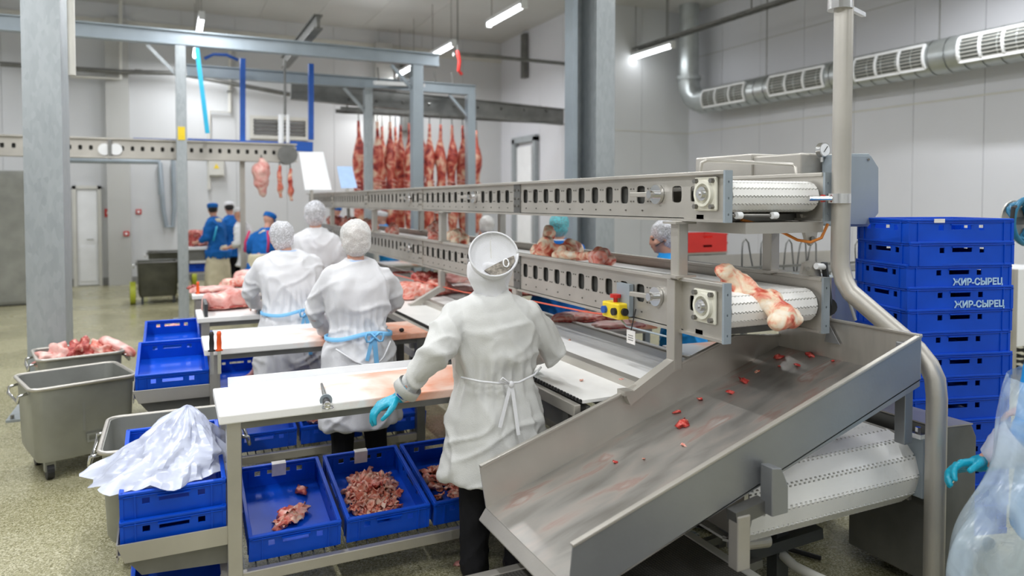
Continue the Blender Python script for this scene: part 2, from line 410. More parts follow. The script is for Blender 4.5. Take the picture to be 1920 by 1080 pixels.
def remesh(name, mb, mat, parent=None, voxel=.012, smooth=4, disp=None, world=False, label=None):
    if world and parent is not None:
        inv = chain(parent).inverted(); mb.v = [inv @ p for p in mb.v]
    t = bpy.data.objects.new('t', mb.mesh('t')); COL.objects.link(t)
    m = t.modifiers.new('r', 'REMESH'); m.mode = 'VOXEL'; m.voxel_size = voxel
    if smooth: m = t.modifiers.new('s', 'SMOOTH'); m.factor = .5; m.iterations = smooth
    dg = bpy.context.evaluated_depsgraph_get(); me = bpy.data.meshes.new_from_object(t.evaluated_get(dg)); me.name = name
    bpy.data.objects.remove(t)
    if disp:
        ns = [v.normal.copy() for v in me.vertices]
        for v, n in zip(me.vertices, ns): v.co = v.co + disp(v.co, n)
    me.materials.clear(); me.materials.append(mat if not isinstance(mat, str) else M[mat])
    me.polygons.foreach_set('use_smooth', [True] * len(me.polygons)); me.update()
    o = bpy.data.objects.new(name, me); COL.objects.link(o); o.parent = parent
    if label: o['label'] = label
    return o
X3, Y3, Z3 = V((1, 0, 0)), V((0, 1, 0)), V((0, 0, 1))
def circ(c, r, ax, n=16, r2=None):
    ax = V(ax).normalized(); x = ax.orthogonal().normalized(); y = ax.cross(x); r2 = r2 or r
    return [V(c) + x * r * math.cos(2 * PI * k / n) + y * r2 * math.sin(2 * PI * k / n) for k in range(n)]
def oval(cx, cy, z, rx, ry, n=20): return [V((cx + rx * math.cos(2 * PI * k / n), cy + ry * math.sin(2 * PI * k / n), z)) for k in range(n)]
# ================================================================ the room
XL, XR1, XR2, YB, YS, YF, ZC = -6.5, 8.15, 10.8, 18.0, 13.4, -4.5, 6.1
struct('floor', MB().box((XL - .2, YF - .2, -.1), (XR2 + .2, YB + .2, 0)), 'floor')
ce = struct('ceiling', MB().box((XL - .2, YF - .2, ZC), (XR2 + .2, YB + .2, ZC + .1)), 'ceil')
pm = MB().box((0, 0, -.012), (1.19, YB - YF, 0)).mesh('ceiling_panel'); pm.materials.append(M['ceil'])
for i in range(15):
    inst('ceiling_panel', pm, ce, (XL + .01 + i * 1.2, YF, ZC))
def wall(name, a, b, n, mat, z0=0, z1=ZC, step=1.15, gap=None):
    'wall from a to b; its sandwich panels stand proud of a recessed backing'
    a, b, n = V((*a, 0)), V((*b, 0)), V((*n, 0)); d = (b - a); L = d.length; d.normalize()
    m = MB(); m.prism([a, b, b + Z3 * z1, a + Z3 * z1], -n * .1)
    w_ = struct(name, m, 'trimw')
    k = int(round(L / step)); s = L / k
    q = MB(); o = V((0, 0, 0)); q.prism([o + d * .004, o + d * (s - .004), o + d * (s - .004) + Z3 * z1, o + d * .004 + Z3 * z1], n * .02)
    me = q.mesh('wall_panel'); me.materials.append(M[mat])
    for i in range(k):
        if gap and gap[0] < (i + .5) * s < gap[1]: continue
        inst('wall_panel', me, w_, tuple(a + d * s * i))
    return w_
wb = wall('wall_back', (XL, YB), (XR1, YB), (0, -1), 'panel_x')
wall('wall_right_far', (XR1, YB), (XR1, YS), (-1, 0), 'panel_y')
wall('wall_right_step', (XR1, YS), (XR2, YS), (0, -1), 'panel_x')
wall('wall_right', (XR2, YS), (XR2, YF), (-1, 0), 'panel_y')
wall('wall_left', (XL, YF), (XL, YB), (1, 0), 'panel_y')
wall('wall_front', (XR2, YF), (XL, YF), (0, 1), 'panel_x')
# trims: cornice band, skirting, horizontal joints
m = MB().box((XL, YB - .06, 5.55), (XR1, YB - .021, 5.75)); struct('trim_1', m, 'offwhite')
struct('trim_2', MB().box((XR2 - .03, YF, 3.36), (XR2 - .021, YS, 3.39)), 'offwhite')
struct('trim_3', MB().box((XR1 + .3, YS - .03, 3.36), (XR2, YS - .021, 3.385)), 'offwhite')
struct('trim_4', MB().box((XR2 - .028, YF, 5.05), (XR2 - .021, YS, 5.07)), 'trimw')
struct('baseboard_back', MB().box((XL, YB - .05, 0), (XR1, YB - .021, .16)), plain('grey skirting', (.26, .26, .25), .6))
# steel pilasters against the back wall
for i, px in enumerate((218, 715)):
    p = P(px, 377, y=YB - .12)
    mb = MB().box((p.x - .16, YB - .26, 0), (p.x + .28, YB - .021, ZC - .35))
    struct('trim_%d' % (5 + i), mb, 'trimw')
struct('trim_7', MB().box((P(770, 200, y=17.7).x - .2, 17.65, 3.6), (P(770, 200, y=17.7).x + .12, 17.9, 5.5)), 'steel_dark')
# doors in the back wall
def door(n, x0, x1, z1, mat, leaf=True):
    d = struct('door_%d' % n, MB().box((x0 + .08, YB - .06, .02), (x1 - .08, YB - .022, z1 - .08)), mat)
    f = MB().box((x0, YB - .10, 0), (x0 + .07, YB - .02, z1)).box((x1 - .07, YB - .10, 0), (x1, YB - .02, z1)).box((x0, YB - .10, z1 - .07), (x1, YB - .02, z1))
    struct('door_frame', f, 'offwhite', d)
    struct('kick_panel', MB().box((x0 + .12, YB - .075, .1), (x1 - .12, YB - .06, .85)), mat, d)
    struct('door_handle', MB().tube([(x1 - .16, YB - .06, 1.0), (x1 - .16, YB - .12, 1.0), (x1 - .28, YB - .12, 1.0)], .012), 'chrome', d)
    return d
x0 = P(137, 400, y=YB).x; x1 = P(186, 400, y=YB).x
door(1, x0, x1 + .05, 2.15, 'white')
# wide strip door opening at the right far wall, edged in dark steel, a white slab painted for the bright gap
yo1 = P(968, 300, x=XR1).y; yo0 = P(1012, 300, x=XR1).y
d2 = struct('door_2', MB().box((XR1 - .06, yo0 + .35, 0), (XR1 - .03, yo1 - .15, 3.2)), 'white')
struct('door_frame', MB().box((XR1 - .14, yo1 - .16, 0), (XR1 - .02, yo1, 3.4)).box((XR1 - .14, yo0, 0), (XR1 - .02, yo0 + .12, 3.4)).box((XR1 - .14, yo0, 3.3), (XR1 - .02, yo1, 3.45)), 'galv', d2)
# wall things at the back
def wallbox(name, px, py, w, h, d, mat, label, cat, y=YB - .021, group=None):
    p = P(px, py, y=y); t = thing(name, label, cat, (p.x, y, p.z - h / 2), 0, group)
    obj('housing', MB().box((-w / 2, -d, 0), (w / 2, 0, h)), mat, t, bevel=.006)
    obj('cover', MB().box((-w / 2 + .02, -d - .012, .02), (w / 2 - .02, -d + .001, h - .02)), mat, t, bevel=.004)
    return t
wallbox('switch_cabinet', 405, 312, .33, .45, .18, 'offwhite', 'small beige electrical cabinet with a yellow warning triangle on the back wall', 'cabinet')
t = bpy.data.objects['switch_cabinet']
obj('warning_sign', MB().prism([(-.06, -.194, .17), (.06, -.194, .17), (0, -.194, .28)], (0, -.004, 0)), 'yellow', t)
for px, py, lb in ((205, 399, 'round red fire sign on the back wall beside the white door'), (260, 397, 'small red call point on the wall right of the beige pilaster'), (237, 438, 'low red call point on the edge of the beige pilaster')):
    p = P(px, py, y=YB - .27 if px == 237 else YB - .021)
    t = thing('fire_call_point', lb, 'alarm', (p.x, p.y, p.z - .07), 0, None)
    s = .09 if px == 205 else .055
    obj('plate', MB().cbox((0, -.015, .07), (s * 2, .03, s * 2)), 'red', t, bevel=.004)
    obj('button', MB().cyl((0, -.03, .07), (0, -.045, .07), s * .5, 14), 'white', t)
# grey window-like frames high on the back wall
p0, p1 = P(468, 260, y=YB), P(578, 222, y=YB)
m = MB()
t = thing('vent_frame', 'grey louvred vent frame on the back wall behind the blue hoist frame', 'vent', (p0.x, YB - .022, p0.z))
W_, H_ = p1.x - p0.x, p1.z - p0.z
obj('frame', MB().plate((0, 0, 0), X3, Z3, -Y3, W_, H_, .09, [(.08, .08, W_ / 2 - .04, H_ - .08), (W_ / 2 + .04, .08, W_ - .08, H_ - .08)]), 'offwhite', t)
for k in range(4): obj('slat', MB().box((.08, -.05, .1 + k * (H_ - .2) / 4), (W_ - .08, -.02, .1 + k * (H_ - .2) / 4 + .05)), 'steel_dark', t)
# white wall pipes
def pipe(pts, r, label, mat='offwhite', cat='pipe', name='wall_pipe', clamps=()):
    m = MB(); q = [V(p) for p in pts]; m.tube(q, r, 10)
    t = thing(name, label, cat, tuple(q[0]))
    obj('pipe', m, mat, t, world=True, smooth=True, angle=40)
    for c in clamps:
        c = V(c); obj('clamp', MB().cbox(c, (r * 2.8, r * 3, .03)), 'steel_dark', t, world=True)
    return t
yw = YB - .12
pipe([P(226, 0, y=yw - .25), P(226, 148, y=yw - .25), P(132, 143, y=yw - .25)], .035, 'white pipe dropping from the ceiling and turning left at the back pilaster', clamps=[P(226, 60, y=yw - .25)])
pipe([P(431, 60, y=yw), P(431, 211, y=yw), P(392, 208, y=yw), P(392, 355, y=yw)], .04, 'white pipe stepping down the back wall behind the slim post', clamps=[P(431, 172, y=yw), P(392, 300, y=yw)])
pipe([P(300, 305, y=yw), P(306, 390, y=yw), P(312, 425, y=yw), P(324, 425, y=yw), P(327, 390, y=yw), P(325, 300, y=yw)], .05, 'grey pipe loop hanging down the back wall behind the bins', 'steel_blue')
pipe([P(0, 120, y=yw - .3), P(230, 135, y=yw - .3), P(330, 137, y=yw - .3), P(570, 182, y=yw - .3)], .05, 'dark service rail along the back wall', 'steel_dark', 'rail', 'service_rail', [P(x, 127 + x * .02, y=yw - .3) for x in (60, 160, 260)])
pipe([P(130, 300, y=16.2), P(298, 303, y=16.2), P(303, 365, y=16.2)], .06, 'grey pipe below the high left conveyor turning down', 'steel_blue')

# ---- columns
def hcolumn(px0, px1, y, w_, dpt, label, z1=ZC):
    'hollow-looking H column: two flanges and a web, base plate, bolts'
    p = P((px0 + px1) / 2, 377, y=y); t = thing('steel_column', label, 'column', (p.x, y, 0))
    w2 = w_ / 2
    obj('flange', MB().box((-w2, -dpt / 2, .02), (w2, -dpt / 2 + .018, z1)), 'galv', t)
    obj('flange', MB().box((-w2, dpt / 2 - .018, .02), (w2, dpt / 2, z1)), 'galv', t)
    return t, w2
# big left column: wide face to the viewer, darker return on the right
pc = P(88, 377, y=7.4)
t = thing('steel_column', 'big galvanised steel column at the far left behind the meat bins', 'column', (pc.x, pc.y, 0))
obj('face_plate', MB().box((-.135, -.20, .02), (.145, -.18, ZC)), 'galv', t)
obj('side_plate', MB().box((.13, -.18, .02), (.145, .3, ZC)), 'galv', t)
obj('side_plate', MB().box((-.135, -.18, .02), (-.12, .3, ZC)), 'galv', t)
obj('back_plate', MB().box((-.12, .285, .02), (.13, .3, ZC)), 'galv', t)
obj('base_plate', MB().box((-.28, -.3, 0), (.26, .4, .02)), 'galv', t)
for x, y in ((-.24, -.26), (.22, -.26), (.22, .36), (-.24, .36)): obj('bolt', MB().cyl((x, y, .02), (x, y, .05), .015, 6), 'bolt', t)
pipe([(pc.x + .22, pc.y - .14, ZC), (pc.x + .22, pc.y - .14, 3.75), (pc.x + .22, pc.y - .14, 2.9)], .03, 'white conduit pipe running down beside the big left column', clamps=[(pc.x + .22, pc.y - .14, 4.2)])
# middle right column
pm_ = P(1104, 377, y=7.5)
t = thing('steel_column', 'big galvanised steel column right of centre by the white ribbed wall', 'column', (pm_.x, 7.5, 0))
obj('flange', MB().box((-.02, -.19, .02), (.24, -.165, ZC)), 'galv', t)
obj('flange', MB().box((-.24, .13, .02), (.24, .155, ZC)), 'galv', t)
obj('web', MB().box((-.03, -.17, .02), (.0, .14, ZC)), 'galv', t)
obj('side_channel', MB().box((-.25, -.05, .02), (-.19, .15, ZC)), 'steel_blue', t)
obj('base_plate', MB().box((-.32, -.3, 0), (.32, .3, .02)), 'galv', t)

# ---- overhead gantry
def post(px, y, z1, w_, label, mat='steel_blue', brackets=True):
    p = P(px, 377, y=y); t = thing('gantry_post', label, 'post', (p.x, y, 0))
    obj('shaft', MB().box((-w_ / 2, -w_ / 2, .015), (w_ / 2, w_ / 2, z1)), mat, t, bevel=.008)
    obj('base_plate', MB().box((-w_, -w_, 0), (w_, w_, .015)), 'galv', t)
    if brackets:
        obj('brace', MB().bar((-.45, 0, z1 - .02), (0, 0, z1 - .5), .05, .05, (0, 1, 0)), mat, t)
    return t, p
post(342, 12.2, 4.18, .15, 'slim pale grey post in front of the high left conveyor', 'galv')
obj('rating_plate', MB().cbox((0, -.08, 2.85), (.1, .006, .2)), 'yellow', bpy.data.objects['gantry_post'])
post(782, 12.2, 4.18, .19, 'pale blue gantry post in front of the hanging carcasses')
post(691, 13.6, 3.95, .15, 'grey gantry post left of the hanging carcasses', 'galv')
post(882, 13.6, 3.95, .17, 'grey gantry post at the right end of the carcass rail', 'steel_blue')
def beam(a, b, w_, h, label, mat='steel_blue', name='gantry_beam', flange=True):
    a, b = V(a), V(b); t = thing(name, label, 'beam', tuple(a)); up = V((0, 0, 1))
    obj('web', MB().bar(a, b, w_ * .4, h), mat, t, world=True)
    if flange:
        for s in (1, -1): obj('flange', MB().bar(a + up * s * h / 2, b + up * s * h / 2, w_, .02), mat, t, world=True)
    return t
beam((-5.9, 12.2, 4.3), (P(822, 105, y=12.2).x, 12.2, 4.3), .16, .2, 'long pale blue gantry beam across the top left')
beam((P(350, 140, y=13.6).x, 13.6, 4.05), (P(890, 160, y=13.6).x, 13.6, 4.05), .16, .18, 'second gantry beam resting on the posts by the carcasses')
beam((2.1, 11.5, 4.6), (2.1, 15.2, 4.6), .14, .2, 'short gantry beam running away above the blue hoist frame', 'steel_dark')
beam((P(545, 170, y=14.4).x, 14.4, 3.95), (XR1 - .1, 14.4, 3.72), .2, .34, 'deep grey beam above the hanging carcasses', 'steel_dark')
# meat rail
rl = thing('meat_rail', 'thin dark overhead rail carrying the hanging carcasses', 'rail', (3.0, 14.2, 3.62))
obj('rail', MB().box((0, -.01, -.04), (4.9, .01, .04)), 'steel_dark', rl)
obj('rail', MB().box((0, .44, -.04), (4.9, .46, .04)), 'steel_dark', rl)
for k in range(9): obj('hanger', MB().bar((.2 + k * .55, .46, .0), (.2 + k * .55, .12, .22), .03, .03), 'steel_dark', rl)
rl2 = thing('meat_rail', 'pale overhead rail slanting toward the first carcasses', 'rail', tuple(P(702, 157, y=13.2)))
obj('rail', MB().bar(P(702, 155, y=13.2), P(860, 163, y=13.9), .06, .07), 'white', rl2, world=True)
for k in range(5):
    q = P(702, 155, y=13.2).lerp(P(860, 163, y=13.9), .05 + k * .22); obj('hanger', MB().bar(q, q + V((0, .1, .3)), .02, .02), 'steel_dark', rl2, world=True)
# blue hoist frame
bf = thing('hoist_frame', 'blue painted hoist frame hanging above the high left conveyor', 'frame', tuple(P(420, 268, y=13.0)))
for px, y0, y1 in ((455, 110, 268), (583, 120, 262)):
    obj('upright', MB().bar(P(px, y0, y=13.0), P(px, y1, y=13.0), .085, .085, (0, 1, 0)), 'blue_paint', bf, world=True)
for a, b in (((250, 263), (352, 266)), ((352, 264), (586, 272))):
    obj('rail', MB().bar(P(*a, y=13.0), P(*b, y=13.0), .06, .075), 'blue_paint', bf, world=True)
obj('end_block', MB().bar(P(537, 273, y=12.95), P(586, 276, y=12.95), .1, .17), 'blue_paint', bf, world=True)
for px in (540, 527):
    obj('cylinder', MB().cyl(P(px, 215, y=12.9), P(px, 268, y=12.9), .045 if px == 527 else .03), 'white', bf, world=True, smooth=True, angle=40)
obj('rod', MB().cyl(P(534, 112, y=12.9), P(534, 215, y=12.9), .02), 'steel_dark', bf, world=True)
pipe([P(383, 110, y=12.6), P(400, 102, y=12.6), P(425, 103, y=12.6), P(447, 113, y=12.6)], .025, 'curved blue air hose below the gantry beam', 'blue_paint', 'hose', 'air_hose')
solo('lifting_strap', MB().bar(P(369, 90, y=12.09), P(389, 250, y=12.09), .065, .02, (0, 1, 0)), 'cyan', 'bright cyan strap hanging beside the slim grey post', 'strap')
solo('pull_hook', MB().tube([P(858, 95, y=14), P(862, 115, y=14), P(860, 133, y=14), P(866, 140, y=14)], .035), 'red', 'red hook block hanging above the meat rail', 'hook')
q_ = P(858, 95, y=14)
solo('hook_cable', MB().tube([q_, V((q_.x, q_.y, ZC - .013))], .012, 6), 'steel_dark', 'thin dark cable holding the red hook block', 'cable')
pipe([P(850, 101, y=14.3), P(940, 108, y=14.3), P(1075, 121, y=14.3)], .04, 'grey cable rail from the beam end to the middle column', 'steel_dark', 'rail', 'cable_rail')
p = P(983, 105, x=XR1 - .1)
solo('wall_bracket', MB().cbox(p, (.1, .2, 1.1)), 'steel_dark', 'tall dark bracket on the far right wall near the ceiling', 'bracket')

# ---- lamps
def lamp(x, y, lbl, grp=None, half=.72):
    t = thing('tube_lamp', lbl, 'lamp', (x, y, LAMP_Z), 0, grp)
    obj('housing', MB().box((-.05, -half, .03), (.05, half, .09)), 'white', t)
    obj('tube', MB().tube([(0, -half + .03, 0), (0, half - .03, 0)], .045, 10), 'tube', t, smooth=True, angle=50)
    for s in (-1, 1):
        obj('end_cap', MB().box((-.05, s * half - .03, -.05), (.05, s * half + .03, .09)), 'white', t)
        obj('hanger_wire', MB().cyl((0, s * half * .8, .09), (0, s * half * .8, ZC - LAMP_Z - .013), .006, 5), 'steel_dark', t)
    l = bpy.data.lights.new('lamp_light', 'AREA'); l.shape = 'RECTANGLE'; l.size = .1; l.size_y = half * 2; l.energy = TUBE_W * (.05 if y == 12.72 else 1.15 if x == -2.2 else 1); l.color = (.95, .97, 1)
    o = bpy.data.objects.new('lamp_light', l); COL.objects.link(o); o.location = (0, 0, -.06); o.parent = t
    return t
names = {(.52, 14.3): 'long lit tube at top left, nearest of its row', (.52, 16.6): 'farther short-looking lit tube of the left lamp row', (.52, 11.1): 'lit tube at the top edge above the left gantry',
         (5.19, 11.3): 'longest lit tube near the top centre of the ceiling', (5.19, 14.5): 'second lit tube of the centre row, left of the far right wall',
         (5.19, 17.0): 'farthest small lit tube of the centre row', (9.25, 12.72): 'lit tube under the cable tray right of the middle column'}
for x, ys in LAMP_ROWS.items():
    for y in ys:
        if (x, y) in names: lamp(x, y, names[(x, y)])
        else: lamp(x, y, 'white tube lamp of the ceiling rows', 'ceiling tube lamps outside the view')
# added lamp on the back wall, standing in for the lit cold room's glow
t = thing('glow_lamp', 'added lamp standing in for the cold room glow behind the first carcasses', 'lamp', tuple(P(690, 185, y=17.8)))
obj('housing', MB().cbox((0, .08, 0), (.9, .1, .16)), 'white', t); obj('diffuser', MB().cbox((0, .01, 0), (.85, .05, .12)), 'tube', t)
l = bpy.data.lights.new('glow_lamp_light', 'AREA'); l.size = .8; l.energy = 45; o = bpy.data.objects.new('glow_lamp_light', l); COL.objects.link(o)
o.parent = t; o.location = (0, -.25, 0); o.rotation_euler = (R(-50), 0, 0)
# cable tray with lamp row 9.25
t = thing('cable_tray', 'dark wire cable tray running under the ceiling past the middle column', 'tray', (9.25, 4.0, 5.12))
for dx in (-.08, .08): obj('side_wire', MB().box((dx - .012, 0, 0), (dx + .012, 9.3, .05)), 'steel_dark', t)
rung = MB().box((-.08, -.006, -.006), (.08, .006, .006)).mesh('rung'); rung.materials.append(M['steel_dark'])
for k in range(46): inst('rung', rung, t, (0, .1 + k * .2, 0))
for k in range(4): obj('hanger', MB().cyl((0, 1 + k * 2.4, 0), (0, 1 + k * 2.4, .96), .012, 6), 'steel_dark', t)

# ---- round duct with grilles along the right wall
DX, DZ, DR = 10.42, 4.35, .26
yc = 12.75; zc = P(1290, 196, y=yc).z; DX = P(1291, 190, y=yc).x
zc = 1.82 + (377 - 196) / 1358 * ((V((DX, yc, 0)).xy.length) * math.cos(math.atan2(DX, yc) - YAW))
du = thing('air_duct', 'round galvanised air duct with white grilles along the right wall', 'duct', (DX, yc, zc))
def seg(pts, r, n=20): return MB().tube(pts, r, n, False)
obj('vertical_pipe', seg([(DX, yc, zc + .55), (DX, yc, ZC - .012)], DR * .82), 'duct', du, world=True, smooth=True)
el = [(DX, yc - .5 + .5 * math.cos(a), zc + .5 - .5 * math.sin(a)) for a in [R(k * 15) for k in range(7)]]
obj('elbow', seg([(DX, yc, zc + .6)] + el, DR * .9), 'duct', du, world=True, smooth=True)
obj('collar', seg([(DX, yc, zc + .52), (DX, yc, zc + .6)], DR), 'duct', du, world=True)
Y0d, Y1d = -1.5, yc - .45
mb = MB(); n = 24
for k in range(int((Y1d - Y0d) / .25)):
    y0 = Y1d - k * .25; mb.tube([(DX, y0, zc), (DX, y0 - .235, zc)], DR, n, False); mb.tube([(DX, y0 - .235, zc), (DX, y0 - .25, zc)], DR + .012, n, False)
obj('spiral_pipe', mb, 'duct', du, world=True, smooth=True, angle=30)
# grilles: located from where they start and end in the photo
for (a, b) in ((1316, 1394), (1440, 1541), (1600, 1730), (1795, 1925), (2010, 2180)):
    ya, yb = P(a, 180, x=DX - DR).y, P(b, 180, x=DX - DR).y
    g = obj('grille', MB(), 'white', du)
    def arc(y, r, a0, a1, n=8): return [V((DX - r * math.cos(R(a0 + (a1 - a0) * k / n)), y, zc + r * math.sin(R(a0 + (a1 - a0) * k / n)))) for k in range(n + 1)]
    mb = MB(); L = ya - yb
    A0, A1 = -38, 38
    for fr in (0, 1 / 3, 2 / 3, 1):
        y = yb + L * fr; w_ = .035
        lo = [arc(y - w_ / 2, DR + .01, A0, A1), arc(y - w_ / 2, DR + .035, A0, A1), arc(y + w_ / 2, DR + .035, A0, A1), arc(y + w_ / 2, DR + .01, A0, A1)]
        rings = [[lo[q][k] for q in range(4)] for k in range(9)]; mb.loft(rings)
    for a_ in (A0, A1):
        c, s = math.cos(R(a_)), math.sin(R(a_)); mb.bar((DX - (DR + .02) * c, yb, zc + (DR + .02) * s), (DX - (DR + .02) * c, ya, zc + (DR + .02) * s), .035, .035)
    mb.v = [chain(du).inverted() @ p for p in mb.v]; me = mb.mesh('grille'); me.materials.append(M['white']); g.data = me
    back = MB().loft([arc(yb, DR + .006, A0, A1), arc(ya, DR + .006, A0, A1)][0:2], False) if False else MB()
    A = arc(yb, DR + .008, A0, A1); B = arc(ya, DR + .008, A0, A1)
    back.add(A + B, [(k, k + 1, 9 + k + 1, 9 + k) for k in range(8)])
    o = obj('backing', back, 'louvre', g); o.data.transform(chain(du).inverted())
    sl = MB()
    for k in range(7):
        a_ = -32 + k * 64 / 6; c, s = math.cos(R(a_)), math.sin(R(a_))
        sl.bar((DX - (DR + .02) * c, yb, zc + (DR + .02) * s), (DX - (DR + .02) * c, ya, zc + (DR + .02) * s), .012, .008)
    o = obj('louvre_bars', sl, 'offwhite', g); o.data.transform(chain(du).inverted()); o['kind'] = 'stuff'
for px in (1437, 1760):
    y = P(px, 150, x=DX).y
    obj('suspension_rod', MB().cyl((DX, y, zc + DR), (DX, y, ZC - .012), .01, 6), 'steel_dark', du, world=True)

# ---- high perforated conveyor across the left background
hc = thing('overhead_conveyor', 'high perforated steel conveyor crossing the left background', 'conveyor', (-3.0, 12.7, 2.5))
a = P(-60, 266, y=12.7); xe = P(556, 285, y=12.7).x; Lx = xe + 5.5
mb = MB(); k = int(Lx / .14)
for s in range(2):
    mb = MB()
    for i in range(k): mb.slot_cell((-5.5 + i * .14, 12.7 + s * .55, 2.5), X3, Z3, Y3, 0, .14, .27, .012, (.07, .135), .026, .036)
    obj('side_plate', mb, 'steel', hc, world=True)
obj('rail_lip', MB().box((-5.5, 12.64, 2.765), (xe, 12.71, 2.79)).box((-5.5, 12.64, 2.48), (xe, 12.71, 2.505)), 'steel', hc, world=True)
obj('belt', MB().box((-5.5, 12.72, 2.71), (xe, 13.24, 2.74)), 'belt', hc, world=True)
obj('slot_shade_sheet', MB().box((-5.5, 12.75, 2.52), (xe, 12.76, 2.70)), 'hole', hc, world=True)  # dark sheet painted for the shade seen through the slots
for px in (196, 217): 
    q = P(px, 280, y=12.66); obj('bearing', MB().cyl(q, q + V((0, .05, 0)), .09, 16), 'white', hc, world=True)
obj('splice_plate', MB().cbox(P(206, 280, y=12.67), (.05, .05, .3)), 'steel_dark', hc, world=True)
obj('motor', MB().cyl(P(540, 290, y=12.6), P(540, 290, y=12.6) + V((0, .3, 0)), .16, 14), 'steel_dark', hc, world=True, smooth=True, angle=40)
obj('support_leg', MB().cbox((P(455, 350, y=12.9).x, 12.95, 1.25), (.08, .08, 2.5)), 'steel', hc, world=True)
obj('support_leg', MB().cbox((-4.6, 12.95, 1.25), (.08, .08, 2.5)), 'steel', hc, world=True)

# ---- cold store cabinet at the far left edge
p = P(52, 572, z=0)
t = thing('cold_cabinet', 'tall brushed steel cold store cabinet at the left edge', 'cabinet', (p.x, p.y, 0))
hh = 2.35
obj('body', MB().box((-1.6, 0, 0.02), (0, 1.0, hh)), 'bin', t, bevel=.01)
obj('door', MB().box((-.78, -.03, .06), (-.01, 0, hh - .04)), 'bin', t, bevel=.006)
obj('door', MB().box((-1.58, -.03, .06), (-.80, 0, hh - .04)), 'bin', t, bevel=.006)
obj('plinth', MB().box((-1.6, .01, 0), (0, .9, .03)), 'black', t)
obj('handle', MB().tube([(-.74, -.03, 1.0), (-.74, -.08, 1.02), (-.74, -.08, 1.4), (-.74, -.03, 1.42)], .012), 'chrome', t)
# ================================================================ main twin conveyor
XA, XB, YE, YFAR = 2.20, 2.78, 2.46, 13.2       # front plate, back plate, near end, far end
UP0, UP1, LO0, LO1 = 1.738, 1.941, 1.207, 1.447
def comb(W, D, T, pitch, amp):
    'belt link outline with meshing teeth on both long edges (X = width, Y = travel)'
    k = int(W / pitch); pts = []; pw = W / k
    for i in range(k):
        x = i * pw; pts += [(x, -D / 2 - amp, 0), (x + pw / 2, -D / 2 - amp, 0), (x + pw / 2, -D / 2 + amp, 0), (x + pw, -D / 2 + amp, 0)]
    for i in range(k - 1, -1, -1):
        x = i * pw; pts += [(x + pw, D / 2 + amp - .0015, 0), (x + pw / 2, D / 2 + amp - .0015, 0), (x + pw / 2, D / 2 - amp - .0015, 0), (x, D / 2 - amp - .0015, 0)]
    return MB().prism(pts, (0, 0, T))
def link_belt(parent, x0, W, ye, zc, r, pitch, ntop, nbot, amp, tooth, T=.008, slope=0):
    'links from the top run round the end roller and back below; ye = y of the near end'
    N = max(4, round(PI * r / pitch)); da = PI / N; d = 2 * r * math.tan(da / 2)
    me = comb(W, d - .001, T, tooth, amp).mesh('belt_link'); me.materials.append(M['belt'])
    yc = ye + r
    for i in range(ntop): inst('belt_link', me, parent, (x0, yc + d * (i + .5), zc + r + slope * d * (i + .5)), (math.atan(slope), 0, 0))
    for i in range(N):
        a = da * (i + .5); inst('belt_link', me, parent, (x0, yc - r * math.sin(a), zc + r * math.cos(a)), (a, 0, 0))
    for i in range(nbot): inst('belt_link', me, parent, (x0, yc + d * (i + .5), zc - r + slope * d * (i + .5)), (PI + math.atan(slope), 0, 0))
    return yc + d * ntop
